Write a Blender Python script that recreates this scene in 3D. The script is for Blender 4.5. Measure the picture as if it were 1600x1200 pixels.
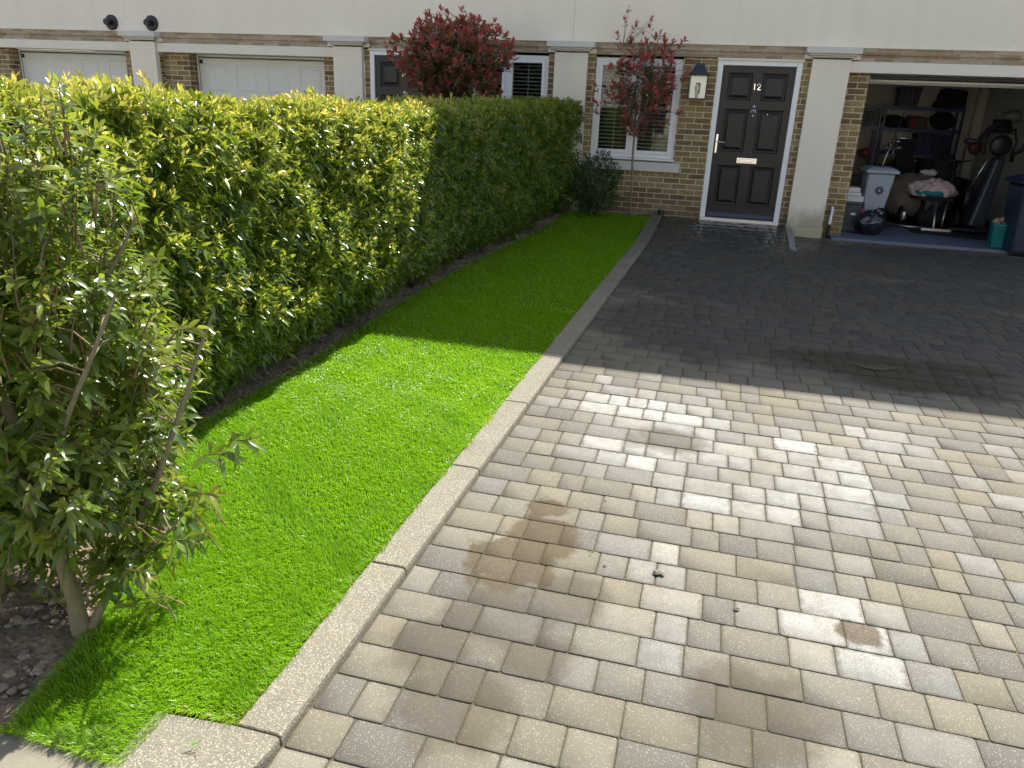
import bpy, math, random
import numpy as np
from mathutils import Vector, Matrix
R = math.radians
random.seed(7); rng = np.random.default_rng(11)
scene = bpy.context.scene
for o in list(bpy.data.objects): bpy.data.objects.remove(o)
COL = scene.collection
# ------------------------------------------------------------ camera
cd = bpy.data.cameras.new('camera'); cam = bpy.data.objects.new('camera', cd); COL.objects.link(cam)
cd.sensor_width = 36.0; cd.lens = 1190.016 / 1600 * 36; cd.clip_start = 0.05; cd.clip_end = 900
cr = Vector((0.9660738922821911, 0.2552153102771875, 0.03957751951368671))
cu = Vector((-0.12436949050541021, 0.32541905966414686, 0.9373551437095371))
cf = Vector((-0.22634810465776387, 0.9104765680715903, -0.3461198557009069))
mw = Matrix.Identity(4)
for i in range(3): mw[i][0], mw[i][1], mw[i][2] = cr[i], cu[i], -cf[i]
mw[0][3], mw[1][3], mw[2][3] = 0.17480778914449394, -11.469989803780342, 1.4428978788010842
cam.matrix_world = mw; scene.camera = cam
scene.render.resolution_x, scene.render.resolution_y = 1024, 768
# ------------------------------------------------------------ light
SUN_EL, SUN_AZ = 50.0, 14.0
world = bpy.data.worlds.new('World'); scene.world = world; world.use_nodes = True
wn = world.node_tree; bg = wn.nodes['Background']; sky = wn.nodes.new('ShaderNodeTexSky')
sky.sky_type = 'NISHITA'; sky.sun_disc = False; sky.sun_elevation = R(SUN_EL); sky.sun_rotation = R(SUN_AZ)
sky.air_density = 1.0; sky.dust_density = 2.0; sky.ozone_density = 1.0
hs = wn.nodes.new('ShaderNodeHueSaturation'); hs.inputs['Saturation'].default_value = 0.72
wn.links.new(sky.outputs[0], hs.inputs['Color']); wn.links.new(hs.outputs[0], bg.inputs[0]); bg.inputs[1].default_value = 0.115
sd = bpy.data.lights.new('sun', 'SUN'); sd.energy = 5.0; sd.angle = R(0.53); sd.color = (1.0, 0.96, 0.89)
sun = bpy.data.objects.new('sun', sd); COL.objects.link(sun)
ts = Vector((math.sin(R(SUN_AZ)) * math.cos(R(SUN_EL)), math.cos(R(SUN_AZ)) * math.cos(R(SUN_EL)), math.sin(R(SUN_EL))))
sun.rotation_euler = ts.to_track_quat('Z', 'Y').to_euler(); sun.location = (5, 8, 14)
vs = scene.view_settings; vs.view_transform = 'Standard'; vs.look = 'None'; vs.gamma = 1.0; vs.use_curve_mapping = False
vs.exposure = 1.08
# ------------------------------------------------------------ object helpers
def tag(o, label=None, cat=None, group=None, kind=None):
    if label: o['label'] = label
    if cat: o['category'] = cat
    if group: o['group'] = group
    if kind: o['kind'] = kind
    return o
def empty(name, loc, label, cat, group=None):
    o = bpy.data.objects.new(name, None); COL.objects.link(o); o.location = loc; o.empty_display_size = .1
    return tag(o, label, cat, group)
def wloc(o):
    p = Vector((0, 0, 0))
    while o is not None: p += o.location; o = o.parent
    return p
class MB:
    """collects shapes in world coordinates, builds ONE mesh object"""
    def __init__(s): s.v = []; s.f = []
    def add(s, vs_, fs):
        n = len(s.v); s.v += [tuple(a) for a in vs_]; s.f += [tuple(i + n for i in f) for f in fs]; return s
    def box(s, x0, x1, y0, y1, z0, z1):
        return s.add([(x0,y0,z0),(x1,y0,z0),(x1,y1,z0),(x0,y1,z0),(x0,y0,z1),(x1,y0,z1),(x1,y1,z1),(x0,y1,z1)],
                     [(0,3,2,1),(4,5,6,7),(0,1,5,4),(1,2,6,5),(2,3,7,6),(3,0,4,7)])
    def hexa(s, b, t):   # bottom and top loops of equal length
        n = len(b); return s.add(list(b) + list(t), [tuple(reversed(range(n))), tuple(range(n, 2*n))] + [(i, (i+1) % n, n+(i+1) % n, n+i) for i in range(n)])
    def prism(s, poly, z0, z1): return s.hexa([(x, y, z0) for x, y in poly], [(x, y, z1) for x, y in poly])
    def prism_y(s, poly, y0, y1):  # poly in xz, ccw seen from -y
        return s.hexa([(x, y1, z) for x, z in poly][::-1], [(x, y0, z) for x, z in poly][::-1])
    def tube(s, path, rad, n=8, cap=True):
        path = [Vector(p) for p in path]; m = len(path)
        if not hasattr(rad, '__len__'): rad = [rad] * m
        ref = Vector((0, 0, 1)) if abs((path[-1]-path[0]).normalized().z) < .9 else Vector((1, 0, 0))
        vv = []; 
        for i, p in enumerate(path):
            d = (path[min(i+1, m-1)] - path[max(i-1, 0)]).normalized()
            a = d.cross(ref).normalized(); b = d.cross(a)
            for k in range(n):
                t = 2 * math.pi * k / n; vv.append(p + rad[i] * (math.cos(t) * a + math.sin(t) * b))
        ff = [(i*n+k, (i+1)*n+k, (i+1)*n+(k+1) % n, i*n+(k+1) % n) for i in range(m-1) for k in range(n)]
        if cap: ff += [tuple(range(n)), tuple(reversed(range((m-1)*n, m*n)))]
        return s.add(vv, ff)
    def lathe(s, prof, c, n=20, axis='z', sq=None):
        vv = []; m = len(prof)
        for r_, h in prof:
            for k in range(n):
                t = 2*math.pi*k/n; a, b = r_*math.cos(t), r_*math.sin(t)
                if axis == 'z': vv.append((c[0]+a, c[1]+b, c[2]+h))
                elif axis == 'y': vv.append((c[0]+a, c[1]-h, c[2]+b))
                else: vv.append((c[0]+h, c[1]+a, c[2]+b))
        ff = [(i*n+k, i*n+(k+1) % n, (i+1)*n+(k+1) % n, (i+1)*n+k) for i in range(m-1) for k in range(n)]
        ff += [tuple(reversed(range(n))), tuple(range((m-1)*n, m*n))]
        return s.add(vv, ff)
    def blob(s, c, r, n=12, seed=0, amp=.15, flat=None):
        rr = random.Random(seed); ph = [rr.uniform(0, 6.28) for _ in range(8)]
        vv = []; m = n
        for i in range(1, m):
            th = math.pi*i/m
            for k in range(2*n):
                t = math.pi*k/n
                q = 1 + amp*(math.sin(3*t+ph[0])*math.sin(2*th+ph[1]) + .7*math.sin(5*t+ph[2]+3*th) + .5*math.sin(9*t+ph[3])*math.sin(6*th+ph[4]) + .3*rr.uniform(-1, 1))
                z = c[2]+r[2]*q*math.cos(th)
                if flat is not None: z = max(z, flat)
                vv.append((c[0]+r[0]*q*math.sin(th)*math.cos(t), c[1]+r[1]*q*math.sin(th)*math.sin(t), z))
        N = 2*n; ff = [(i*N+k, (i+1)*N+k, (i+1)*N+(k+1) % N, i*N+(k+1) % N) for i in range(m-2) for k in range(N)]
        vv.append((c[0], c[1], c[2]+r[2])); vv.append((c[0], c[1], max(c[2]-r[2], flat if flat is not None else -99)))
        ff += [(len(vv)-2, k, (k+1) % N) for k in range(N)] + [(len(vv)-1, (m-2)*N+(k+1) % N, (m-2)*N+k) for k in range(N)]
        return s.add(vv, ff)
    def build(s, name, mat, parent=None, smooth=False, bevel=0, seg=2, label=None):
        me = bpy.data.meshes.new(name); off = wloc(parent) if parent else Vector((0, 0, 0))
        me.from_pydata([(a[0]-off.x, a[1]-off.y, a[2]-off.z) for a in s.v], [], s.f); me.update()
        me.materials.append(mat)
        if smooth: me.polygons.foreach_set('use_smooth', [True]*len(me.polygons))
        o = bpy.data.objects.new(name, me); COL.objects.link(o); o.parent = parent
        if bevel:
            b = o.modifiers.new('bevel', 'BEVEL'); b.width = bevel; b.segments = seg; b.limit_method = 'ANGLE'; b.angle_limit = R(35)
        if label: o['label'] = label
        return o
def struct(o): return tag(o, kind='structure')
def np_mesh(name, V, faces_n, F, mat, parent=None, smooth=True, attrs=None):
    """V (N,3); faces_n loops per face; F flat indices; attrs {name:(N,4)}"""
    me = bpy.data.meshes.new(name)
    if parent is not None: V = V - np.array(wloc(parent))
    me.vertices.add(len(V)); me.vertices.foreach_set('co', np.ascontiguousarray(V, dtype=np.float32).ravel())
    me.loops.add(len(F)); me.loops.foreach_set('vertex_index', F.astype(np.int32))
    st = np.concatenate([[0], np.cumsum(faces_n)[:-1]]).astype(np.int32)
    me.polygons.add(len(faces_n)); me.polygons.foreach_set('loop_start', st)
    me.update(calc_edges=True); me.validate()
    if smooth: me.polygons.foreach_set('use_smooth', [True]*len(me.polygons))
    for k, a in (attrs or {}).items():
        at = me.attributes.new(k, 'FLOAT_COLOR', 'POINT'); at.data.foreach_set('color', np.ascontiguousarray(a, dtype=np.float32).ravel())
    me.materials.append(mat)
    o = bpy.data.objects.new(name, me); COL.objects.link(o); o.parent = parent
    return o
# ------------------------------------------------------------ material helpers
class NT:
    def __init__(s, name):
        s.m = bpy.data.materials.new(name); s.m.use_nodes = True; s.t = s.m.node_tree; s.n = s.t.nodes
        s.b = s.n['Principled BSDF']; s.out = s.n['Material Output']
        s.pos = s.n.new('ShaderNodeNewGeometry').outputs['Position']
    def put(s, sock, val):
        if hasattr(val, 'links') or isinstance(val, bpy.types.NodeSocket): s.t.links.new(val, sock)
        elif hasattr(val, '__len__') and len(val) == 3 and sock.type == 'RGBA': sock.default_value = (*val, 1)
        else: sock.default_value = val
    def node(s, typ, ins=None, out=0, **kw):
        x = s.n.new(typ)
        for k, v_ in kw.items(): setattr(x, k, v_)
        for k, v_ in (ins or {}).items(): s.put(x.inputs[k], v_)
        return x.outputs[out]
    def noise(s, scale, detail=4, rough=.55, vec=None, dist=0, out=0):
        return s.node('ShaderNodeTexNoise', {'Vector': vec or s.pos, 'Scale': scale, 'Detail': detail, 'Roughness': rough, 'Distortion': dist}, out)
    def voro(s, scale, vec=None, out=0, feature='F1', rnd=1.0):
        return s.node('ShaderNodeTexVoronoi', {'Vector': vec or s.pos, 'Scale': scale, 'Randomness': rnd}, out, feature=feature)
    def ramp(s, fac, stops):
        x = s.n.new('ShaderNodeValToRGB'); s.put(x.inputs[0], fac); e = x.color_ramp.elements
        while len(e) < len(stops): e.new(.5)
        for i, (p, c) in enumerate(stops):
            e[i].position = p; e[i].color = (c, c, c, 1) if not hasattr(c, '__len__') else (*c, 1)
        return x.outputs[0]
    def mix(s, fac, a, b, mode='MIX'):
        x = s.n.new('ShaderNodeMix'); x.data_type = 'RGBA'; x.blend_type = mode
        s.put(x.inputs[0], fac); s.put(x.inputs[6], a); s.put(x.inputs[7], b); return x.outputs[2]
    def math(s, op, a, b=0.0, c=None, clamp=False):
        x = s.n.new('ShaderNodeMath'); x.operation = op; x.use_clamp = clamp; s.put(x.inputs[0], a); s.put(x.inputs[1], b)
        if c is not None: s.put(x.inputs[2], c)
        return x.outputs[0]
    def sep(s, v_):
        x = s.n.new('ShaderNodeSeparateXYZ'); s.put(x.inputs[0], v_); return x.outputs
    def comb(s, x_, y_, z_): return s.node('ShaderNodeCombineXYZ', {0: x_, 1: y_, 2: z_})
    def mapv(s, scale, vec=None, loc=(0, 0, 0)):
        x = s.n.new('ShaderNodeMapping'); s.put(x.inputs[0], vec or s.pos); x.inputs['Scale'].default_value = scale; x.inputs['Location'].default_value = loc; return x.outputs[0]
    def bump(s, h, strength=.3, dist=.01, nrm=None):
        ins = {'Height': h, 'Strength': strength, 'Distance': dist}
        if nrm is not None: ins['Normal'] = nrm
        o = s.node('ShaderNodeBump', ins); s.put(s.b.inputs['Normal'], o); return o
    def spot(s, cx, cy, r_, wob=.5, sx=1.0, nscale=9):  # soft organic patch in world xy: 1 inside, 0 outside
        p = s.sep(s.pos); n = s.noise(nscale, 3)
        dx = s.math('MULTIPLY', s.math('SUBTRACT', p[0], cx), sx); dy = s.math('SUBTRACT', p[1], cy)
        d = s.math('SQRT', s.math('ADD', s.math('MULTIPLY', dx, dx), s.math('MULTIPLY', dy, dy)))
        d = s.math('ADD', s.math('DIVIDE', d, r_), s.math('MULTIPLY', s.math('SUBTRACT', n, .5), wob*2))
        return s.math('SUBTRACT', 1.0, d, clamp=True)
def simple(name, col, rough=.5, metal=0, var=.12, nsc=14, bump=0, coat=0, spec=.5):
    t = NT(name); n = t.noise(nsc, 5)
    c = t.mix(n, tuple(x*(1-var) for x in col), tuple(min(1, x*(1+var)) for x in col))
    t.put(t.b.inputs['Base Color'], c); t.b.inputs['Roughness'].default_value = rough; t.b.inputs['Metallic'].default_value = metal
    t.b.inputs['Coat Weight'].default_value = coat; t.b.inputs['Specular IOR Level'].default_value = spec
    if bump: t.bump(t.noise(nsc*6, 4), bump, .004)
    return t.m
M = {}
def m_render():
    t = NT('cream render'); p = t.sep(t.pos)
    c = t.mix(t.noise(.9, 5, .6), (.77, .71, .585), (.83, .78, .665))
    st = t.noise(1.0, 6, .62, t.mapv((5.0, 5.0, .35)))                     # vertical rain streaks
    c = t.mix(t.ramp(st, [(.45, 0), (.75, .3)]), c, (.64, .59, .48))
    c = t.mix(t.ramp(t.noise(1.0, 4, .6, t.mapv((9, 9, .25), loc=(3, 1, 0))), [(.6, 0), (.78, .16)]), c, (.78, .74, .64))
    low = t.math('ADD', p[2], t.math('MULTIPLY', t.noise(3.2, 4), .55))      # splash staining near the ground
    c = t.mix(t.ramp(low, [(.28, .85), (.52, .0)]), c, (.33, .30, .19))
    c = t.mix(t.math('MULTIPLY', t.ramp(t.noise(22, 3), [(.68, 0), (.74, 1)]), .35), c, (.30, .28, .22))
    t.put(t.b.inputs['Base Color'], c); t.b.inputs['Roughness'].default_value = .85
    t.bump(t.noise(160, 4), .18, .004); return t.m
M['render'] = m_render()
M['stone'] = simple('cast stone', (.60, .585, .54), .8, var=.1, nsc=6, bump=.2)
def m_brick():
    t = NT('stock brick'); p = t.sep(t.pos)
    u = t.math('ADD', p[0], p[1]); vec = t.comb(u, t.math('ADD', p[2], .0), 0.0)
    wob = t.node('ShaderNodeVectorMath', {0: vec, 1: t.node('ShaderNodeVectorMath', {0: t.noise(30, 2, out=1), 'Scale': .004}, operation='SCALE')}, operation='ADD')
    b = t.n.new('ShaderNodeTexBrick'); t.put(b.inputs['Vector'], wob)
    for k, v_ in {'Scale': 1.0, 'Mortar Size': .0068, 'Mortar Smooth': .25, 'Bias': 0.0, 'Brick Width': .225, 'Row Height': .075}.items(): b.inputs[k].default_value = v_
    b.inputs['Color1'].default_value = (0, 0, 0, 1); b.inputs['Color2'].default_value = (1, 1, 1, 1); b.inputs['Mortar'].default_value = (.5, .5, .5, 1)
    c = t.ramp(b.outputs['Color'], [(0, (.15, .098, .045)), (.25, (.23, .155, .062)), (.5, (.32, .225, .088)), (.75, (.38, .28, .115)), (1, (.44, .34, .165))])
    c = t.mix(t.ramp(t.noise(38, 5, .7), [(.35, 0), (.7, .75)]), c, (.11, .072, .04))
    c = t.mix(t.ramp(t.noise(7, 4, .6), [(.55, 0), (.8, .45)]), c, (.46, .36, .22))
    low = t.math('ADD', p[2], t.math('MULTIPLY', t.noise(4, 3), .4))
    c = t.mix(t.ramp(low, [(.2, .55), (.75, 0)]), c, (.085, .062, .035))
    mor = t.mix(t.noise(20, 4), (.50, .42, .30), (.64, .56, .43))
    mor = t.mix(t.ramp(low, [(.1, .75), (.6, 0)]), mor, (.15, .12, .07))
    c = t.mix(b.outputs['Fac'], c, mor)
    t.put(t.b.inputs['Base Color'], c); t.b.inputs['Roughness'].default_value = .88
    h = t.math('SUBTRACT', t.math('MULTIPLY', t.noise(90, 5), .35), b.outputs['Fac'])
    t.bump(h, .55, .006); return t.m
M['brick'] = m_brick()
def m_band():
    t = NT('weathered band brick'); p = t.sep(t.pos)
    b = t.n.new('ShaderNodeTexBrick'); t.put(b.inputs['Vector'], t.comb(p[0], p[2], 0.0))
    for k, v_ in {'Scale': 1.0, 'Mortar Size': .005, 'Mortar Smooth': .3, 'Bias': 0.0, 'Brick Width': .225, 'Row Height': .0745, 'Offset': .37} .items():
        if k == 'Offset': b.offset = v_
        else: b.inputs[k].default_value = v_
    b.inputs['Color1'].default_value = (0, 0, 0, 1); b.inputs['Color2'].default_value = (1, 1, 1, 1)
    c = t.ramp(b.outputs['Color'], [(0, (.27, .195, .115)), (.4, (.37, .28, .175)), (.7, (.43, .34, .23)), (1, (.50, .42, .31))])
    c = t.mix(t.ramp(t.noise(30, 5, .7), [(.4, 0), (.7, .55)]), c, (.17, .12, .085))
    c = t.mix(t.ramp(t.noise(5, 5, .7), [(.5, 0), (.75, .7)]), c, (.42, .37, .31))
    c = t.mix(t.math('MULTIPLY', b.outputs['Fac'], .75), c, (.44, .37, .28))
    t.put(t.b.inputs['Base Color'], c); t.b.inputs['Roughness'].default_value = .9
    t.bump(t.math('SUBTRACT', t.math('MULTIPLY', t.noise(90, 5), .4), b.outputs['Fac']), .5, .006); return t.m
M['band'] = m_band()
M['white'] = simple('white painted frame', (.80, .81, .82), .35, var=.03, nsc=5)
M['lintel'] = simple('painted lintel', (.74, .70, .60), .75, var=.07, nsc=3, bump=.12)
M['door'] = simple('black door paint', (.012, .011, .011), .38, var=.15, nsc=4, spec=.4)
M['chrome'] = simple('polished chrome', (.75, .75, .76), .16, 1.0, var=.05)
M['steel'] = simple('dull steel', (.45, .45, .46), .35, 1.0, var=.1)
M['black'] = simple('black plastic', (.012, .012, .014), .42, var=.2)
M['rubber'] = simple('black rubber', (.010, .010, .011), .7, var=.2, bump=.1)
M['garage_door'] = simple('pale garage door steel', (.66, .67, .62), .5, var=.04, nsc=2)
M['dark_metal'] = simple('dark blue grey metal', (.018, .022, .04), .38, var=.15)
M['room'] = simple('dark interior wall', (.10, .095, .09), .9)
M['blind'] = simple('white shutter slat', (.72, .71, .68), .5, var=.05)
M['roof'] = simple('grey slate roof', (.08, .085, .095), .7, var=.3, nsc=3, bump=.3)
M['asphalt'] = simple('road asphalt', (.055, .055, .056), .9, var=.25, nsc=30, bump=.3)
def m_glass():
    t = NT('window glass'); g = t.n.new('ShaderNodeBsdfGlossy'); g.inputs['Roughness'].default_value = .015; g.inputs['Color'].default_value = (.95, .97, .96, 1)
    tr = t.n.new('ShaderNodeBsdfTransparent'); tr.inputs['Color'].default_value = (.80, .84, .82, 1)
    fr = t.n.new('ShaderNodeFresnel'); fr.inputs['IOR'].default_value = 1.42
    t.put(fr.inputs['Normal'], t.node('ShaderNodeBump', {'Height': t.noise(1.2, 2), 'Strength': .05, 'Distance': .02}))
    mx = t.n.new('ShaderNodeMixShader'); t.t.links.new(fr.outputs[0], mx.inputs[0]); t.t.links.new(tr.outputs[0], mx.inputs[1]); t.t.links.new(g.outputs[0], mx.inputs[2])
    t.t.links.new(mx.outputs[0], t.out.inputs[0]); return t.m
M['glass'] = m_glass()
def m_leaf(name, old1, old2, young1, young2, back, trans=.35, rough=.32, ythr=.5):
    t = NT(name); a = t.node('ShaderNodeAttribute', out=0, attribute_name='lc'); s = t.sep(a)   # x: per leaf, y: youth, z: per sprig
    old = t.mix(s[0], old1, old2); yg = t.mix(s[2], young1, young2)
    c = t.mix(t.math('MULTIPLY', s[1], 1.0, clamp=True), old, yg)
    c = t.mix(t.ramp(t.noise(55, 3), [(.35, 0), (.8, .35)]), c, back)
    t.put(t.b.inputs['Base Color'], c); t.b.inputs['Roughness'].default_value = rough; t.b.inputs['Specular IOR Level'].default_value = .55
    tl = t.n.new('ShaderNodeBsdfTranslucent'); t.put(tl.inputs['Color'], t.mix(.55, c, t.mix(s[1], (.42, .60, .02), young2), 'MIX'))
    mx = t.n.new('ShaderNodeMixShader'); t.put(mx.inputs[0], t.math('ADD', trans, t.math('MULTIPLY', s[1], .12)))
    t.t.links.new(t.b.outputs[0], mx.inputs[1]); t.t.links.new(tl.outputs[0], mx.inputs[2]); t.t.links.new(mx.outputs[0], t.out.inputs[0])
    return t.m
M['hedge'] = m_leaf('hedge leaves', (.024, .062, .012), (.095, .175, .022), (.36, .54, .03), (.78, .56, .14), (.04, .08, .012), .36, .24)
M['laurel'] = m_leaf('shrub leaves', (.040, .082, .020), (.14, .215, .030), (.40, .48, .03), (.46, .36, .08), (.07, .10, .02), .38, .25)
M['redleaf'] = m_leaf('red photinia leaves', (.035, .065, .025), (.065, .095, .035), (.46, .03, .055), (.68, .11, .13), (.05, .03, .02), .25, .35)
M['darkshrub'] = m_leaf('small dark shrub leaves', (.022, .052, .018), (.05, .095, .03), (.09, .14, .04), (.14, .17, .06), (.03, .05, .02), .2, .35)
M['bark'] = simple('pale grey bark', (.19, .165, .10), .85, var=.35, nsc=25, bump=.6)
M['twig'] = simple('reddish brown twig', (.16, .10, .05), .7, var=.3, nsc=30)
M['bark_dark'] = simple('dark hedge stems', (.07, .05, .035), .9, var=.3, nsc=20)
def m_grass():
    t = NT('artificial turf blades'); a = t.node('ShaderNodeAttribute', out=0, attribute_name='lc'); s = t.sep(a)
    c = t.mix(s[0], (.150, .315, .004), (.275, .50, .010)); c = t.mix(s[1], c, (.42, .45, .08))
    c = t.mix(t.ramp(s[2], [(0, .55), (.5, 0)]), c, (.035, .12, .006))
    t.put(t.b.inputs['Base Color'], c); t.b.inputs['Roughness'].default_value = .31; t.b.inputs['Specular IOR Level'].default_value = .55
    tl = t.n.new('ShaderNodeBsdfTranslucent'); t.put(tl.inputs['Color'], t.mix(.5, c, (.44, .80, .015)))
    mx = t.n.new('ShaderNodeMixShader'); mx.inputs[0].default_value = .38
    t.t.links.new(t.b.outputs[0], mx.inputs[1]); t.t.links.new(tl.outputs[0], mx.inputs[2]); t.t.links.new(mx.outputs[0], t.out.inputs[0]); return t.m
M['grass'] = m_grass()
M['turf'] = simple('turf backing', (.05, .12, .01), .9, var=.3, nsc=60)
def m_soil():
    t = NT('stony garden soil'); c = t.mix(t.noise(9, 6, .65), (.095, .068, .043), (.30, .225, .145))
    c = t.mix(t.ramp(t.noise(70, 4, .7), [(.45, 0), (.75, .7)]), c, (.38, .32, .24)); c = t.mix(t.ramp(t.voro(60), [(.0, .6), (.35, 0)]), c, (.05, .037, .027))
    t.put(t.b.inputs['Base Color'], c); t.b.inputs['Roughness'].default_value = .95
    t.bump(t.math('ADD', t.noise(45, 6, .7), t.voro(38)), .9, .02); return t.m
M['soil'] = m_soil()
M['pebble'] = simple('pebble stone', (.27, .215, .15), .85, var=.5, nsc=12)
def speckle(t, c, a=1.0):
    v1 = t.voro(210, out=0); h = t.sep(t.voro(210, out=1))
    light = t.math('MULTIPLY', t.ramp(v1, [(.22, 1), (.34, 0)]), t.ramp(h[0], [(.62, 0), (.66, 1)]))
    dark = t.math('MULTIPLY', t.ramp(v1, [(.22, 1), (.36, 0)]), t.ramp(h[1], [(.74, 0), (.78, 1)]))
    c = t.mix(t.math('MULTIPLY', light, .75*a), c, t.mix(h[2], (.42, .35, .20), (.50, .47, .40)))
    c = t.mix(t.math('MULTIPLY', dark, .6*a), c, (.05, .045, .04))
    return c
def m_paver():
    t = NT('tumbled block paving'); a = t.node('ShaderNodeAttribute', out=0, attribute_name='pc'); s = t.sep(a)
    l = t.sep(t.node('ShaderNodeAttribute', out=0, attribute_name='pl'))
    c = t.ramp(s[0], [(0, (.090, .087, .077)), (.2, (.112, .107, .090)), (.4, (.124, .116, .091)), (.6, (.134, .123, .092)), (.8, (.152, .135, .094)), (1, (.120, .117, .105))])
    c = t.mix(t.math('MULTIPLY', t.ramp(t.noise(13, 5, .65), [(.3, 0), (.7, 1)]), .32), c, (.12, .102, .076))
    c = t.mix(t.ramp(t.noise(1.1, 4, .6), [(.45, 0), (.75, .35)]), c, (.115, .094, .066))
    ex = t.math('MAXIMUM', t.math('ABSOLUTE', l[0]), t.math('ABSOLUTE', l[1]))
    edge = t.ramp(t.math('ADD', ex, t.math('MULTIPLY', t.math('SUBTRACT', t.noise(25, 4), .5), .5)), [(.82, 0), (1.05, 1)])
    c = t.mix(t.math('MULTIPLY', edge, .28), c, (.085, .072, .052))
    # lime bloom: white haze in the middle of some blocks
    ef = t.math('MULTIPLY', s[1], t.math('SUBTRACT', 1.0, t.math('MULTIPLY', edge, .8)))
    ef = t.math('MULTIPLY', ef, t.ramp(t.noise(11, 5, .7), [(.25, .35), (.6, 1)]))
    ef = t.math('MULTIPLY', ef, t.ramp(t.noise(230, 3, .6), [(.36, .3), (.55, 1)]))
    c = t.mix(ef, c, (.37, .37, .355))
    c = speckle(t, c, 1.0)
    # damp and dirt marks, plus house shade painted into the wide patches
    wet = None
    for cx, cy, r_, sx in WETS:
        q = t.spot(cx, cy, r_, .55, sx, 11); wet = q if wet is None else t.math('MAXIMUM', wet, q)
    wet = t.ramp(wet, [(.0, 0), (.22, 1)])
    c = t.mix(t.math('MULTIPLY', wet, t.ramp(t.noise(170, 3, .7), [(.34, .5), (.55, .92)])), c, (.064, .045, .020))
    fnt = None
    for cx, cy, r_, sx in FAINT:
        q = t.spot(cx, cy, r_, .4, sx, 10); fnt = q if fnt is None else t.math('MAXIMUM', fnt, q)
    c = t.mix(t.math('MULTIPLY', t.ramp(fnt, [(.0, 0), (.4, 1)]), .6), c, (.055, .043, .026))
    damp_shade = None
    for cx, cy, r_, sx in DAMP_SHADE:
        q = t.spot(cx, cy, r_, .5, sx, 3.5); damp_shade = q if damp_shade is None else t.math('MAXIMUM', damp_shade, q)
    damp_shade = t.ramp(damp_shade, [(.05, 0), (.4, 1)])
    c = t.mix(t.math('MULTIPLY', damp_shade, .9), c, (.36, .38, .42), 'MULTIPLY')  # cool darkening stands in for shade as well as damp
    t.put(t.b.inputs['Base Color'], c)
    gl_ = t.ramp(t.spot(.5, -.35, 1.5, .35, .75, 3.0), [(.05, 0), (.5, 1)])
    ro = t.math('SUBTRACT', .88, t.math('MULTIPLY', damp_shade, .12)); ro = t.math('SUBTRACT', ro, t.math('MULTIPLY', gl_, .50)); t.put(t.b.inputs['Roughness'], ro); t.b.inputs['Specular IOR Level'].default_value = .3
    h = t.math('ADD', t.noise(260, 3, .6), t.math('MULTIPLY', t.noise(40, 4), .8))
    t.bump(h, .22, .004); return t.m
WETS = [(-.38, -8.50, .20, 1.1), (-.48, -8.74, .21, 1.0), (-.42, -8.25, .10, .8), (.92, -8.77, .085, .9), (1.40, -5.46, .30, .45), (1.75, -5.72, .26, .45), (2.1, -5.35, .16, .4)]
FAINT = [(-.44, -9.10, .24, .9), (-.24, -9.26, .17, 1.0), (-.62, -9.32, .2, 1.0), (-.2, -8.9, .2, 1), (.5, -9.3, .3, 1), (.1, -7.3, .2, .7), (-.45, -9.55, .25, 1)]
DAMP_SHADE = [(1.4, -3.6, 1.8, .7), (.2, -5.2, .8, .8), (3.0, -4.4, 1.3, .6), (.6, -4.9, 1.0, .5), (2.2, -4.6, 1.2, .5), (.5, -.2, 1.5, .8), (.0, -1.2, 1.3, 1.0), (1.1, -1.6, 1.4, .8), (1.6, -5.5, .62, .45), (1.95, -5.68, .4, .5), (2.8, -2.9, .8, .6), (2.9, -1.4, 1.5, .5), (.4, -3.0, 1.7, .8), (1.35, -3.8, 1.2, .7)]  # real damp by the door; wider patches put the drive's shade into the colour
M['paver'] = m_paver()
def m_kerb():
    t = NT('exposed aggregate kerb'); c = t.mix(t.noise(6, 5, .6), (.148, .134, .100), (.208, .190, .148))
    v1 = t.voro(150); h = t.sep(t.voro(150, out=1))
    c = t.mix(t.math('MULTIPLY', t.ramp(v1, [(.3, 1), (.55, 0)]), t.ramp(h[0], [(.35, 0), (.4, .9)])), c, t.mix(h[2], (.33, .275, .17), (.40, .37, .30)))
    c = t.mix(t.math('MULTIPLY', t.ramp(v1, [(.25, 1), (.4, 0)]), t.ramp(h[1], [(.7, 0), (.75, .7)])), c, (.07, .055, .035))
    far_dark = t.math('ADD', t.math('MULTIPLY', t.sep(t.pos)[1], .16), t.math('MULTIPLY', t.noise(2.2, 5, .65), 1.3))   # darker towards the house, broken up by noise
    c = t.mix(t.ramp(far_dark, [(.0, 0), (.45, .72)]), c, (.40, .42, .42), 'MULTIPLY')
    c = t.mix(t.ramp(t.noise(4.5, 5, .65), [(.55, 0), (.75, .45)]), c, (.10, .088, .055))
    t.put(t.b.inputs['Base Color'], c); t.b.inputs['Roughness'].default_value = .9
    t.bump(t.math('ADD', v1, t.noise(200, 3)), .4, .004); return t.m
M['kerb'] = m_kerb()
def m_joint():
    t = NT('joint sand and moss'); c = t.mix(t.ramp(t.noise(5, 5, .65), [(.35, 0), (.6, 1)]), (.085, .070, .042), (.050, .056, .020))
    c = t.mix(t.ramp(t.noise(3.1, 4, .6), [(.6, 0), (.7, .8)]), c, (.16, .085, .025)); c = t.mix(t.ramp(t.noise(60, 4, .7), [(.4, 0), (.7, .6)]), c, (.03, .025, .018))
    t.put(t.b.inputs['Base Color'], c); t.b.inputs['Roughness'].default_value = .95; t.bump(t.noise(120, 4), .6, .004); return t.m
M['joint'] = m_joint()
M['garage_floor'] = simple('blue grey painted floor', (.11, .135, .19), .45, var=.12, nsc=6)
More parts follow.
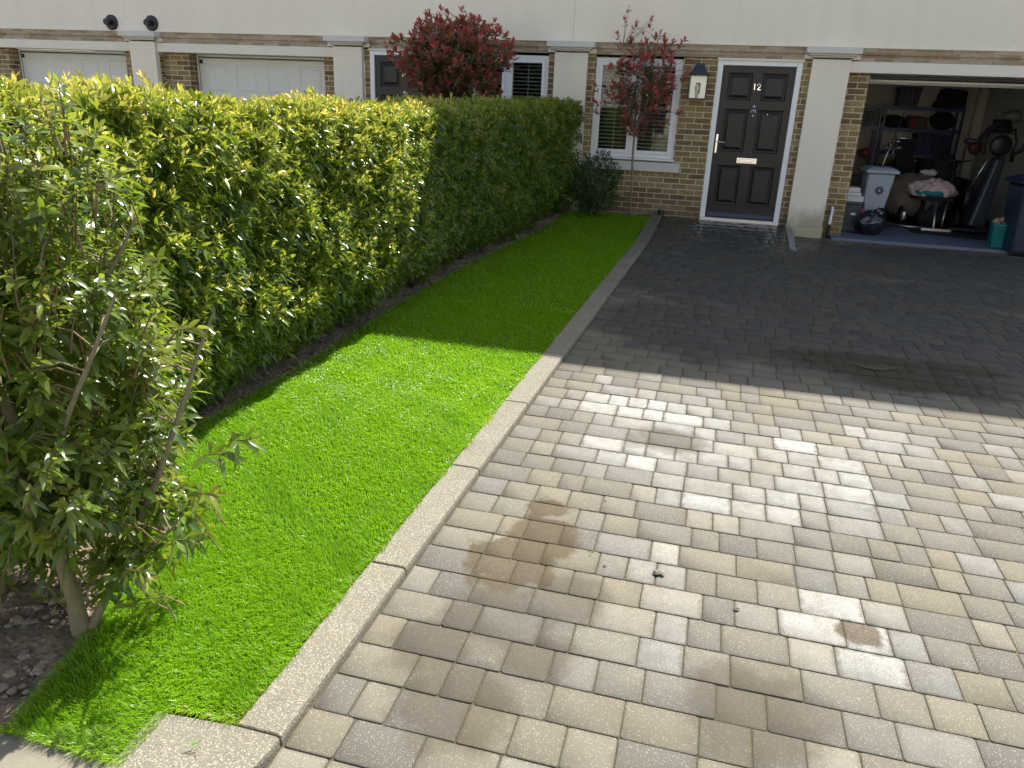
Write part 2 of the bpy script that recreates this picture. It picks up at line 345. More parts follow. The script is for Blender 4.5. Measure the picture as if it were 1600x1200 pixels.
M['garage_wall'] = simple('plastered garage wall', (.68, .66, .60), .85, var=.08, nsc=2)
# ------------------------------------------------------------ ground levels
def sstep(a, b, x):
    t = np.clip((x-a)/(b-a), 0, 1); return t*t*(3-2*t)
def G0(x, y): return -0.1413 + 0.0312*y - 0.00284*x
def gz(x, y): return G0(x, y) + np.where(np.asarray(x) < 1.2, .125*sstep(-1.6, 0.0, np.asarray(y, dtype=float)), 0.0)
def gzf(x, y): return float(gz(x, y))
def kerb_x(y): return -.5165 + .0396*y
def grid_sheet(name, x0, x1, y0, y1, nx, ny, zf, mat, xl=None, xr=None):
    X = np.linspace(0, 1, nx+1); Y = np.linspace(y0, y1, ny+1)
    vv = []
    for y in Y:
        a = xl(y) if xl else x0; b = xr(y) if xr else x1
        for t in X: x = a + (b-a)*t; vv.append((x, y, float(zf(x, y))))
    ff = [(j*(nx+1)+i, j*(nx+1)+i+1, (j+1)*(nx+1)+i+1, (j+1)*(nx+1)+i) for j in range(ny) for i in range(nx)]
    m = MB(); m.v = vv; m.f = ff; return m.build(name, mat)
# base ground to the horizon
struct(grid_sheet('ground', -300, 300, -300, 300, 40, 40, lambda x, y: G0(x, y) - .10 if y > -14 else G0(x, -14) - .10 - .0*y, simple('distant paving', (.22, .20, .165), .9, var=.2, nsc=2)))
struct(grid_sheet('road', -60, 60, -22, -14.2, 6, 4, lambda x, y: G0(x, -14) - .06, M['asphalt']))
# ------------------------------------------------------------ block paving
def paving():
    P, J = .1665, .0030
    phase = -7.2117
    xs, ys, V, FN, FI, PC, PL = 0, 0, [], [], [], [], []
    whites = [(.88, -8.67, .22), (1.02, -8.92, .2), (.62, -7.88, .25), (.83, -7.15, .3), (-.1, -6.9, .35), (-.35, -6.85, .25), (.03, -7.58, .2), (.31, -7.92, .22), (1.38, -6.96, .3), (.79, -8.85, .2), (.37, -7.39, .3), (.2, -7.0, .3), (1.0, -7.6, .35), (-.2, -7.5, .3), (.1, -8.5, .2), (.15, -9.1, .2)]
    k0 = int((phase + 12.6)/P); rows = range(-k0, int((0-phase)/P)+1)
    r = random.Random(5); nv = 0
    for k in rows:
        ylo = phase + k*P; yhi = ylo + P
        if yhi > -.005: yhi = -.005
        if yhi - ylo < .05: continue
        cyy = (ylo+yhi)/2
        x = kerb_x(cyy) + .005; first = True
        xend = 6.2 if cyy > -8 else 4.5
        last = None
        while x < xend:
            w = r.choice([.240, .160, .160, .120, .240, .160, .120])
            if last == .24 and w == .24 and r.random() < .5: w = .16
            last = w; w += .0045
            x0, x1 = x + J/2, x + w - J/2; x += w
            # landing edge: stop blocks either side of the small kerb
            if cyy > -1.3 and x0 < 1.27 and x1 > 1.17:
                if x0 < 1.13: x1 = 1.168
                elif x1 > 1.31: x0 = 1.272
                else: continue
                if x1 - x0 < .03: continue
            y0, y1 = ylo + J/2, yhi - J/2
            cx, cy = (x0+x1)/2, (y0+y1)/2; hw, hh = (x1-x0)/2, (y1-y0)/2
            zc = gzf(cx, cy) + r.gauss(0, .0009); tx, ty = r.gauss(0, .003), r.gauss(0, .003)
            c = r.uniform(.005, .012)
            loops = []
            for (ins, dz, cc) in ((.0024, 0, c), (.0007, -.0013, c+.001), (0, -.02, c)):
                a, b = hw-ins, hh-ins; cc = min(cc, a*.6, b*.6)
                q = [(-a+cc, -b), (a-cc, -b), (a-cc*.3, -b+cc*.3), (a, -b+cc), (a, b-cc), (a-cc*.3, b-cc*.3), (a-cc, b), (-a+cc, b), (-a+cc*.3, b-cc*.3), (-a, b-cc), (-a, -b+cc), (-a+cc*.3, -b+cc*.3)]
                loops.append([(u + r.gauss(0, .0006), v_ + r.gauss(0, .0006), dz) for u, v_ in q])
            n = 12
            for lp in loops:
                for u, v_, dz in lp:
                    V.append((cx+u, cy+v_, float(gzf(cx, cy+v_) if cyy > -1.7 and cx < 1.2 else zc + .0312*v_) + tx*u + ty*v_ + dz)); PL.append((u/hw, v_/hh, 0, 1))
            ef = max(0, r.gauss(-.06, .18))
            for wx, wy, wr in whites: ef += r.uniform(.45, .95)*math.exp(-((cx-wx)**2+(cy-wy)**2)/(wr*wr*.55))
            ef = min(ef, .95)*(.25 if cy > -6.0 else 1)
            tint = r.random(); PC += [(tint, ef, r.random(), 1)]*36
            FN.append(n); FI += [nv+i for i in range(n)]
            for L in range(2):
                for i in range(n):
                    FN.append(4); FI += [nv+L*n+i, nv+(L+1)*n+i, nv+(L+1)*n+(i+1) % n, nv+L*n+(i+1) % n]
            nv += 36
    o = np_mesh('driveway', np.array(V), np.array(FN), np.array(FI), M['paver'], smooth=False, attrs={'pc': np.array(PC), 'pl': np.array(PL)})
    struct(o)
paving()
def joints_z(x, y): return gz(x, y) - .0075
jm = MB()
Yg = np.concatenate([np.linspace(-12.8, -1.7, 12), np.linspace(-1.6, 0, 9)])
for a, b in ((None, 1.2), (1.2001, 9.0)):
    n0 = len(jm.v); X = np.linspace(0, 1, 9)
    for y in Yg:
        xa = kerb_x(y) - .05 if a is None else a
        for t in X: x = xa + (b-xa)*t; jm.v.append((x, y, float(G0(x, y)+(.125*sstep(-1.6, 0., y) if b == 1.2 else 0)-.0042)))
    jm.f += [(n0+j*9+i, n0+j*9+i+1, n0+(j+1)*9+i+1, n0+(j+1)*9+i) for j in range(len(Yg)-1) for i in range(8)]
struct(jm.build('paving_joints', M['joint']))
# ------------------------------------------------------------ kerbs
def kerb_unit(m, y0, y1, xo, w, h=.036, round_=.014):
    """stone between y0..y1 along the drive edge, outer face at xo(y)"""
    ys = [y0, y0+.004, y1-.004, y1]; 
    prof = [(-w, -.12), (-w, -.006), (-w+.006, 0), (-round_, 0), (-.004, -.005), (0, -round_-.004), (.006, -.12)]
    rings = []
    for i, y in enumerate(ys):
        ins = .003 if i in (0, 3) else 0
        rings.append([(xo(y)+px, y, gzf(-.7, y)+h+pz-(ins if pz > -.1 else 0)) for px, pz in prof])
    n = len(prof); base = len(m.v)
    m.v += [p for r_ in rings for p in r_]
    for j in range(3):
        for i in range(n-1): m.f.append((base+j*n+i, base+(j+1)*n+i, base+(j+1)*n+i+1, base+j*n+i+1))
    m.f.append(tuple(base+i for i in range(n))); m.f.append(tuple(base+3*n+i for i in reversed(range(n))))
km = MB(); yj = -9.87
while yj < -.06:
    y1 = min(yj+.915, -.02); kerb_unit(km, yj+.003, y1-.003, kerb_x, .158); yj += .918
# rounded stones where the edge turns away in front of the lawn
def arc_stone(m, pts_o, pts_i, h=.037):
    n = len(pts_o); zt = lambda p: gzf(p[0], p[1]) + h
    base = len(m.v)
    for o_, i_ in zip(pts_o, pts_i):
        d = Vector((o_[0]-i_[0], o_[1]-i_[1])); d.normalize()
        m.v += [(i_[0], i_[1], zt(i_)-.12), (i_[0], i_[1], zt(i_)), (o_[0]-d.x*.014, o_[1]-d.y*.014, zt(o_)), (o_[0]-d.x*.003, o_[1]-d.y*.003, zt(o_)-.006), (o_[0], o_[1], zt(o_)-.018), (o_[0]+d.x*.004, o_[1]+d.y*.004, zt(o_)-.14)]
    for j in range(n-1):
        for i in range(5): m.f.append((base+(j+1)*6+i, base+j*6+i, base+j*6+i+1, base+(j+1)*6+i+1))
    m.f.append(tuple(base+i for i in range(6))); m.f.append(tuple(base+(n-1)*6+i for i in reversed(range(6))))
po, pi_ = [], []
for k in range(13):
    a = R(0 + 90*k/12); rad = .42
    po.append((kerb_x(-9.88) - rad + rad*math.cos(a), -9.878 - rad*math.sin(a)))
    pi_.append((kerb_x(-9.88) - .16 - (k/12)*.26, -9.878 - (.0 if k < 1 else .0) - (k/12)*.02))
arc_stone(km, po, pi_)
struct(km.build('kerb', M['kerb'], bevel=0))
fm = MB()      # flat concrete haunching beside the end of the lawn
fm.prism([(-1.85, -10.9), (-1.335, -10.9), (-1.325, -9.905), (-1.6, -10.02), (-1.85, -10.12)], -.60, G0(-1.5, -10.1)+.022)
struct(fm.build('concrete_edging', simple('weathered concrete', (.19, .17, .128), .9, var=.3, nsc=9, bump=.5), bevel=.006))
lk = MB()      # small sloping kerb at the side of the door landing
for y0, y1 in ((-1.235, -.62), (-.615, -.02)):
    lk.hexa([(1.175, y0, -.4), (1.265, y0, -.4), (1.265, y1, -.4), (1.175, y1, -.4)],
            [(1.175, y0, gzf(1.1, y0)+.014), (1.265, y0, gzf(1.1, y0)+.004), (1.265, y1, gzf(1.1, y1)+.004), (1.175, y1, gzf(1.1, y1)+.014)])
struct(lk.build('landing_kerb', simple('wet concrete kerb', (.16, .165, .17), .45, var=.2), bevel=.006))
# puddle in the low spot of the drive
pm = MB(); pts = []
for k in range(40):
    t = math.pi + math.pi*k/39; pts.append((1.52+.17*math.cos(t)+.02*math.sin(2*t), -5.465+.12*abs(math.sin(t))**1.2*-1+.012*math.cos(t)*2))
pm.v = [(x, y, G0(1.5, -5.49)+.0035) for x, y in pts]; pm.f = [tuple(range(40))]
pud = NT('puddle water'); pud.b.inputs['Base Color'].default_value = (.075, .072, .05, 1); pud.b.inputs['Roughness'].default_value = .22; pud.b.inputs['Specular IOR Level'].default_value = .8
struct(pm.build('puddle', pud.m))
# ------------------------------------------------------------ leaf and blade meshes
def norm(a): return a/np.maximum(np.linalg.norm(a, axis=1, keepdims=True), 1e-9)
def leaf_mesh(name, P, D, Nn, L, W, droop, lc, mat, parent, fold=.25):
    """P base, D direction, Nn upper normal; one 8-vertex curved leaf each"""
    n = len(P); S = norm(np.cross(D, Nn)); L = L[:, None]; W = W[:, None]; dr = droop[:, None]
    g = np.array([[0, 0, -1.0]])
    def c(t): return P + D*L*t + g*dr*L*t*t - Nn*(L*.12*dr)*t*t
    V = np.stack([c(0), c(.34)+S*W*.5+Nn*W*fold*.5, c(.34), c(.34)-S*W*.5+Nn*W*fold*.5,
                  c(.70)+S*W*.40+Nn*W*fold*.4, c(.70), c(.70)-S*W*.40+Nn*W*fold*.4, c(1.0)], axis=1).reshape(-1, 3)
    tri = np.array([[0, 1, 2], [0, 2, 3], [4, 7, 5], [5, 7, 6]]); quad = np.array([[1, 4, 5, 2], [2, 5, 6, 3]])
    off = (np.arange(n)*8)[:, None]
    pat = np.concatenate([tri.ravel(), quad.ravel()]); F = (off + pat[None, :]).ravel()
    FN = np.tile(np.array([3, 3, 3, 3, 4, 4]), n)
    return np_mesh(name, V, FN, F, mat, parent, True, {'lc': np.repeat(lc, 8, axis=0)})
def sprigs(P, A, young, nl, L, W, spread=(35, 75), droop=(.1, .4), back=.10, zr=(0, 1)):
    """whorls of leaves round sprig tips: returns leaf arrays"""
    n = len(P); A = norm(A)
    ref = np.where(np.abs(A[:, 2:3]) < .9, np.array([[0, 0, 1.0]]), np.array([[1.0, 0, 0]]))
    U = norm(np.cross(A, ref)); Vv = np.cross(A, U)
    k = np.tile(np.arange(nl), n); I = np.repeat(np.arange(n), nl)
    az = k*2.39996 + np.repeat(rng.uniform(0, 6.28, n), nl) + rng.normal(0, .25, n*nl)
    fr = (k+.5)/nl
    sp = np.radians(spread[0] + (spread[1]-spread[0])*fr + rng.normal(0, 9, n*nl))
    rad = U[I]*np.cos(az)[:, None] + Vv[I]*np.sin(az)[:, None]
    D = norm(A[I]*np.cos(sp)[:, None] + rad*np.sin(sp)[:, None])
    Pp = P[I] - A[I]*(fr*back*rng.uniform(.7, 1.3, n*nl))[:, None]
    Nn = norm(A[I] - D*np.sum(A[I]*D, axis=1, keepdims=True) + rng.normal(0, .18, (n*nl, 3)))
    Nn = norm(Nn - D*np.sum(Nn*D, axis=1, keepdims=True))
    sc = np.repeat(rng.uniform(.8, 1.2, n), nl)*rng.uniform(.8, 1.15, n*nl)*(.55+.45*np.minimum(1, fr*2.2))
    yy = np.clip(young[I]*(1.25-fr*1.1), 0, 1)
    lc = np.stack([rng.uniform(0, 1, n*nl), yy, np.repeat(rng.uniform(zr[0], zr[1], n), nl), np.ones(n*nl)], axis=1)
    return Pp, D, Nn, L*sc*(1-.25*yy), W*sc*(1-.15*yy), rng.uniform(droop[0], droop[1], n*nl)*(1-.5*yy), lc
def twigs(m, P, A, ln, r0, n=4):
    for p, a in zip(P, A):
        p = Vector(p); a = Vector(a).normalized(); q = p - a*ln + Vector((random.uniform(-.1, .1), random.uniform(-.1, .1), -.35))*ln
        m.tube([q, (p+q)/2 + Vector((0, 0, -.02*ln)), p], [r0, r0*.8, r0*.55], n, cap=False)
# ------------------------------------------------------------ lawn
LEFT = [(-1.72, -10.06), (-1.80, -9.63), (-2.10, -9.1), (-2.40, -8.6), (-2.53, -8.19), (-2.463, -7.53), (-2.428, -6.76), (-2.417, -5.66), (-2.358, -4.19), (-2.165, -2.36), (-1.90, -.6), (-1.84, -.28)]
ly = np.array([p[1] for p in LEFT]); lx = np.array([p[0] for p in LEFT])
def lawn_l(y): return np.interp(y, ly, lx)
def lawn_r(y):
    y = np.asarray(y, dtype=float); return np.where(y > -9.87, kerb_x(y) - .150, -1.30)
def in_front(x, y): # the cut front edge of the lawn
    return np.where(x > -1.29, y > -9.865, y > -10.095)
lv = MB(); YY = np.concatenate([np.linspace(-9.87, -.28, 60)])
for y in YY:
    a, b = float(lawn_l(y)), float(lawn_r(y))
    for t in np.linspace(0, 1, 7): x = a+(b-a)*t; lv.v.append((x, y, gzf(x, y)+.022))
lv.f = [(j*7+i, j*7+i+1, (j+1)*7+i+1, (j+1)*7+i) for j in range(len(YY)-1) for i in range(6)]
lv.box(-1.72, -1.30, -10.085, -9.871, -.5, -.432)
lw = struct(lv.build('lawn_base', M['turf']))
def blades(y0, y1, dens, w, h, seed, edge=False):
    r_ = np.random.default_rng(seed); area = (y1-y0)*1.7; n = int(area*dens)
    y = r_.uniform(y0, y1, n); x = r_.uniform(-2.6, -.6, n)
    k = (x > lawn_l(y)-.01) & (x < np.where(y < -9.87, -1.285, kerb_x(y)-.150+.004)) & in_front(x, y)
    x, y = x[k], y[k]; n = len(x)
    z = gz(x, y) + .022
    patch = np.sin(x*9+1.3*np.sin(y*5)) * np.sin(y*4.3+.9*np.sin(x*7)) + .6*np.sin(y*17+x*11)
    az = -1.9 + .55*patch + r_.normal(0, .75, n)        # pile leans towards the drive end
    lean = np.clip(.55 + .22*patch + r_.normal(0, .22, n), .05, 1.25)
    edged = np.minimum(np.abs(x-lawn_l(y)), np.minimum(np.abs(kerb_x(y)-.15-x), np.where(y < -9.4, np.abs(y-np.where(x > -1.29, -9.865, -10.095)), 1)))
    lean = np.where(edged < .03, lean+.35, lean)
    hh = h*r_.uniform(.65, 1.2, n)
    d = np.stack([np.cos(az), np.sin(az), np.zeros(n)], 1); sdir = np.stack([-np.sin(az+r_.normal(0, .8, n)), np.cos(az), np.zeros(n)], 1); sdir = norm(sdir)
    P0 = np.stack([x, y, z], 1); up = np.array([[0, 0, 1.0]])
    P1 = P0 + up*(hh*.55)[:, None] + d*(hh*.30*lean)[:, None]; P2 = P1 + up*(hh*.45*(1-.55*np.minimum(lean, 1.2)))[:, None] + d*(hh*.75*lean)[:, None]
    sheen = np.exp(-((y+7.0)/.85)**2)*np.clip(.75+.6*np.sin(x*13+y*7)*np.sin(y*11-x*5)+r_.normal(0, .3, n), 0, 1)
    P2 = P2 + np.array([[0, 0, -1.0]])*(hh*.38*sheen)[:, None] + d*(hh*.25*sheen)[:, None]
    ww = (w*r_.uniform(.7, 1.2, n)*(1+.35*sheen))[:, None]
    V = np.stack([P0-sdir*ww*.5, P0+sdir*ww*.5, P1+sdir*ww*.42, P1-sdir*ww*.42, P2], 1).reshape(-1, 3)
    F = ((np.arange(n)*5)[:, None] + np.array([0, 1, 2, 3, 3, 2, 4])[None]).ravel(); FN = np.tile([4, 3], n)
    thatch = (r_.uniform(0, 1, n) < .035) | ((edged < .02) & (r_.uniform(0, 1, n) < .16))
    a = np.zeros((n, 5, 4)); a[..., 0] = np.clip(r_.uniform(0, 1, n) + .15*patch, 0, 1)[:, None]; a[..., 1] = thatch.astype(float)[:, None]
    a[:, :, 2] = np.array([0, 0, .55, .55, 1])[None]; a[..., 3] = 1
    return V, FN, F, a.reshape(-1, 4)
parts = [blades(-10.1, -8.9, 62000, .0021, .034, 1), blades(-8.9, -7.2, 36000, .0028, .033, 2), blades(-7.2, -5.0, 18000, .0042, .032, 3), blades(-5.0, -.28, 8500, .0066, .030, 4)]
V = np.concatenate([p[0] for p in parts]); off = 0; Fs = []
for p in parts: Fs.append(p[2]+off); off += len(p[0])
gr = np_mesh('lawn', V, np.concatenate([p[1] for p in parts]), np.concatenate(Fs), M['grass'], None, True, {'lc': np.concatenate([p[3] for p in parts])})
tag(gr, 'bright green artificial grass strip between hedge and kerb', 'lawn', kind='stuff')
# ------------------------------------------------------------ soil
def soil_sheet():
    nx, ny = 150, 560; X = np.linspace(-3.6, -1.0, nx); Y = np.linspace(-10.9, -.03, ny); XX, Y2 = np.meshgrid(X, Y)
    r_ = np.random.default_rng(3)
    z = gz(XX, Y2) + .012
    for s_, a in ((7, .012), (19, .010), (41, .006)):
        ph = r_.uniform(0, 6.28, 8)
        for q in range(4):
            th = r_.uniform(0, 6.28); z = z + a*.5*np.sin(s_*(XX*np.cos(th)+Y2*np.sin(th))+ph[q]+1.7*np.sin(s_*.6*(Y2*np.cos(th)-XX*np.sin(th))))
    z += r_.normal(0, .0035, z.shape)
    d = XX - lawn_l(Y2)                       # falls away under the turf
    z -= np.where(d > 0, .03, 0); front = (Y2 < -10.1) ; z -= np.where(front & (XX > -1.9), .0, 0)
    V = np.stack([XX, Y2, z], -1).reshape(-1, 3); i = np.arange(nx-1)[None, :] + (np.arange(ny-1)*nx)[:, None]
    F = np.stack([i, i+1, i+nx+1, i+nx], -1).reshape(-1); 
    return np_mesh('soil', V, np.full((nx-1)*(ny-1), 4), F, M['soil'], None, False)
struct(soil_sheet())
sm = MB(); rs = random.Random(9)
for k in range(820):
    if k < 420: y = rs.uniform(-10.35, -9.2); x = float(lawn_l(y)) - abs(rs.gauss(0.02, .32))
    else: y = rs.uniform(-9.2, -.3); x = float(lawn_l(y)) - abs(rs.gauss(0.03, .12))
    s_ = rs.choice([.006, .008, .010, .014, .02])*rs.uniform(.7, 1.3); z = gzf(x, y)+.018
    vv = []; a0 = rs.uniform(0, 6.28)
    for zz, rr in ((-.5, .7), (.1, 1), (.55, .6)):
        for q in range(5): a = a0 + q*1.2566; vv.append((x+s_*rr*rs.uniform(.75, 1.15)*math.cos(a), y+s_*rr*rs.uniform(.75, 1.15)*math.sin(a), z+s_*zz*rs.uniform(.7, 1)))
    sm.add(vv, [(i, (i+1) % 5, 5+(i+1) % 5, 5+i) for i in range(5)] + [(5+i, 5+(i+1) % 5, 10+(i+1) % 5, 10+i) for i in range(5)] + [(10, 11, 12, 13, 14)])
tag(sm.build('garden_pebbles', M['pebble']), 'loose pebbles and clods scattered on the soil under the hedge', 'pebbles', kind='stuff')
# ------------------------------------------------------------ hedge
hk = [(-9.4, -2.40), (-7.5, -2.31), (-6, -2.25), (-4.2, -2.19), (-2.4, -2.02), (-.25, -1.74)]
def hx(y): return np.interp(y, [a for a, b in hk], [b for a, b in hk])
def htop(y): return np.interp(y, [-9.4, -8, -6.5, -4.8, -.3], [1.45, 1.42, 1.39, 1.40, 1.51])
hedge = empty('hedge', (-2.8, -4.8, -.3), 'tall clipped evergreen hedge along the left side of the lawn', 'hedge')
def hedge_foliage():
    out = []
    def face(n, y0, y1, L, W, nl, sgn=1):
        y = rng.uniform(y0, y1, n); g = gz(-2.3, y); zt = htop(y); t = rng.uniform(0, 1, n); z = g + .07 + (zt-g-.07)*t
        und = .018*np.sin(y*2.1+1.3*np.sin(z*3)) + .022*np.sin(y*4.1+z*6.1+2*np.sin(z*2+y))+.018*np.sin(y*11-z*9) + .030*np.maximum(0, np.sin(y*37+2.2*np.sin(z*19+y*5))*np.sin(z*31+2*np.sin(y*23)))**.7 - .03*np.maximum(0, np.sin(y*13+3*np.sin(z*7))*np.sin(z*15+y*4))
        if sgn > 0: x = hx(y) + und - .36*np.clip((.30-t)/.30, 0, 1)**1.3 - .10*np.clip((t-.86)/.14, 0, 1)**2
        else: x = hx(y) - 1.0 - und
        dep = rng.exponential(.055, n); dep = np.minimum(dep, .3) - .015; x = x - sgn*dep
        A = np.stack([sgn*rng.uniform(.6, 1.1, n), rng.normal(0, .45, n), rng.uniform(-.15, .95, n)], 1)
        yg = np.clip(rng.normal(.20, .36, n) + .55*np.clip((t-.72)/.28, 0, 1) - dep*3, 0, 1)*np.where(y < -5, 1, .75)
        yg = yg*np.where(y < -4.9, 1, .35)  # far part less young: cooler shade tone put into the leaf colour
        out.append(sprigs(np.stack([x, y, z], 1), A, yg, nl, L, W, (30, 80), (.1, .6), zr=(0, .35)))
        if sgn > 0:   # fresh upright shoots standing proud of the face
            j = rng.choice(n, int(n*(.42 if y0 < -6 else .16)), replace=False); q = np.stack([x[j]+rng.uniform(.0, .035, len(j)), y[j], z[j]+.01], 1)
            out.append(sprigs(q, A[j]*np.array([.7, .8, .5])+np.array([0, 0, .75]), rng.uniform(.7, 1.1, len(j)), 7, L*.72, W*.62, (8, 58), (-.05, .15), back=.05, zr=(0, .4)))
    def top(n, y0, y1, L, W, nl):
        y = rng.uniform(y0, y1, n); u = rng.uniform(0, 1, n); x = hx(y) - .02 - u*.98
        z = htop(y) + .03*np.sin(y*3.1+x*4) + .02*np.sin(y*9+x*7) - rng.exponential(.05, n) + np.where(rng.uniform(0, 1, n) < .10, rng.uniform(0, .07, n), 0) - .06*np.clip(.12-u, 0, .12)/.12
        A = np.stack([rng.normal(0, .28, n), rng.normal(0, .28, n), np.ones(n)], 1)
        yg = np.clip(rng.normal(.72, .25, n) - (htop(y)-z)*4, 0, 1)*np.where(y < -3.5, 1, .6)
        out.append(sprigs(np.stack([x, y, z], 1), A, yg, nl, L, W, (15, 65), (.0, .35)))
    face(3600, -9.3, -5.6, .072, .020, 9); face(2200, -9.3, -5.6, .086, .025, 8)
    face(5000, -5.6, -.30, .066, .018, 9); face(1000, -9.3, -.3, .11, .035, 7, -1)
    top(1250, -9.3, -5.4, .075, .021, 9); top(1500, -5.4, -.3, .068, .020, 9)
    # both ends
    n = 420; z = rng.uniform(.0, 1.4, n); x = rng.uniform(-3.3, -2.4, n)
    out.append(sprigs(np.stack([x, -9.35+rng.exponential(.05, n), z-.1], 1), np.stack([rng.normal(0, .4, n), -np.ones(n), rng.uniform(0, .9, n)], 1), np.clip(rng.normal(.2, .3, n), 0, 1), 9, .09, .027))
    n = 420; z = rng.uniform(.05, 1.5, n); x = rng.uniform(-2.7, -1.74, n)
    out.append(sprigs(np.stack([x, -.28-rng.exponential(.05, n), z], 1), np.stack([rng.normal(0, .4, n), np.ones(n), rng.uniform(0, .9, n)], 1), np.clip(rng.normal(.1, .2, n), 0, 1), 8, .07, .022))
    # sparse dark inside
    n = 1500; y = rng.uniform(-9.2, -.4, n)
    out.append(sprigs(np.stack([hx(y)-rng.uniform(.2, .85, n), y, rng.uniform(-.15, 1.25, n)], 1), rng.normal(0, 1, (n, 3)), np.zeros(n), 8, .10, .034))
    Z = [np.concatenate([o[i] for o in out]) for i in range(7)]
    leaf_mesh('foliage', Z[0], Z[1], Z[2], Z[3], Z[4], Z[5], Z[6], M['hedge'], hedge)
hedge_foliage()
m = MB()
for k in range(26):
    y = -9.2 + k*.35 + random.uniform(-.06, .06); x = float(hx(y)) - .42 + random.uniform(-.1, .1); g = gzf(x, y)
    for q in range(3):
        a = random.uniform(0, 6.28); e = Vector((x+.25*math.cos(a), y+.22*math.sin(a), 1.1))
        m.tube([(x+.02*math.cos(a), y+.02*math.sin(a), g-.02), (x+.07*math.cos(a), y+.07*math.sin(a), g+.35), e], [.022, .016, .006], 6)
m.build('stems', M['bark_dark'], hedge, smooth=True)
# ------------------------------------------------------------ near shrub in front of the hedge
shrub = empty('laurel_shrub', (-1.842, -9.648, -.437), 'tall open shrub with drooping glossy leaves and pale trunk at the lawn corner', 'shrub')
trk = MB(); tw = MB()
B0 = Vector((-1.842, -9.648, -.46))
stems = []
def stem(dirs, r0, h, n=7, start=B0, wob=.03):
    p = Vector(start); pts = [p.copy()]; d = Vector(dirs).normalized()
    for i in range(n):
        d = (d + Vector((random.uniform(-wob, wob), random.uniform(-wob, wob), .03))*1.0).normalized(); p = p + d*h/n; pts.append(p.copy())
    rad = [r0*(1-.72*i/n) for i in range(n+1)]; rad[0] *= 1.25
    trk.tube(pts, rad, 10, cap=False); stems.append(pts); return pts
main = stem((.09, .03, 1), .029, 1.75, 9, wob=.09)
s2 = stem((.42, .25, .8), .020, .55, 5, wob=.1)
stem((.35, .1, .9), .016, 1.0, 7, start=s2[3], wob=.12); stem((.8, -.1, .7), .010, .42, 5, start=s2[3], wob=.12)
for q, dv, h in ((2, (-.5, .1, .85), 1.2), (3, (.45, -.2, .8), .9), (3, (-.2, -.5, .9), .9), (4, (.4, .35, .8), .85), (4, (-.55, .3, .8), .9), (2, (.1, .5, .8), 1.2), (5, (.1, -.45, .9), .7)):
    stem(dv, .015, h, 7, start=main[q], wob=.12)
stem((-.1, .2, 1), .024, 1.3, 7, start=Vector((-2.32, -9.55, -.45)), wob=.1)
stem((-.5, .1, 1), .014, 1.2, 7, start=Vector((-2.32, -9.55, -.30)), wob=.12)
def near_crown():
    n = 1500; U = rng.normal(0, 1, (n*3, 3)); U = norm(U); rr = rng.uniform(.38, 1.0, n*3)**.55
    c = np.array([-2.07, -9.52, .56]); rad = np.array([.59, .52, .92]); P = c + U*rr[:, None]*rad
    lump = 1 + .10*np.sin(U[:, 0]*5+U[:, 2]*6) + .07*np.sin(U[:, 1]*9+1); P = c + (P-c)*lump[:, None]
    lo = np.interp(P[:, 0], [-2.6, -1.9, -1.55, -1.3], [-.36, -.17, -.22, .04]); keep = (P[:, 2] > lo) & (P[:, 2] < 1.46) & ~((np.abs(P[:, 0]+1.84) < .10) & (P[:, 2] < -.02)) & ~((P[:,1] < -9.75) & (P[:,2] < .02) & (rng.uniform(0,1,n*3) < .7))
    P = P[keep][:n]; d = norm(P-(c-np.array([0, 0, .35]))); A = d*.8 + np.array([0, 0, .45]) + rng.normal(0, .3, d.shape)
    # left and back filling towards the hedge
    m_ = 520; Q = np.stack([rng.uniform(-3.0, -2.15, m_), rng.uniform(-9.9, -9.2, m_), rng.uniform(.22, 1.42, m_)], 1)
    q_ = 170; Lw = np.stack([rng.uniform(-2.45, -1.50, q_), rng.uniform(-9.72, -9.3, q_), rng.uniform(-.26, .14, q_)], 1); Lw = Lw[(np.abs(Lw[:, 0]+1.85) > .07)]
    P = np.concatenate([P, Lw]); A = np.concatenate([A, np.stack([rng.normal(.1, .5, len(Lw)), rng.normal(-.4, .4, len(Lw)), rng.uniform(.1, .8, len(Lw))], 1)])
    P = np.concatenate([P, Q]); A = np.concatenate([A, np.stack([rng.normal(.3, .4, m_), rng.normal(-.5, .4, m_), rng.uniform(.2, 1, m_)], 1)])
    ex = np.array([[-1.13, -9.55, .42], [-1.20, -9.6, .38], [-1.26, -9.58, .22], [-1.36, -9.62, .05], [-1.5, -9.66, -.10], [-1.33, -9.5, .75], [-1.42, -9.75, .0]]); P = np.concatenate([P, ex]); A = np.concatenate([A, np.tile([[.9, -.1, .3]], (len(ex), 1))])
    yg = np.clip(rng.normal(.12, .28, len(P)) + .6*(P[:, 2] > 1.2)*rng.uniform(0, 1, len(P)), 0, 1)
    z = sprigs(P, A, yg, 10, .075, .0220, (28, 84), (.10, .65), back=.10)
    leaf_mesh('foliage', *z[:6], z[6], M['laurel'], shrub)
    allp = [s_[i].lerp(s_[i+1], q/6) for s_ in stems for i in range(2, len(s_)-1) for q in range(6)]
    arr = np.array(allp)
    for p, a in zip(P, norm(A)):
        dd = np.linalg.norm(arr-p, axis=1) + np.maximum(0, arr[:, 2]-p[2]+.05)*2; j = int(np.argmin(dd)); b = Vector(arr[j]); p_ = Vector(p)
        if (b-p_).length > .15: b = p_ - Vector(a)*.14 + Vector((0, 0, -.03))
        mid = (b+p_)/2 + Vector((0, 0, .02)) - Vector(a)*.02
        (tw if random.random() < .75 else trk).tube([b, mid, p_ - Vector(a)*.10*.4, p_], [.0034, .0026, .0020, .0014], 5, cap=False)
near_crown()
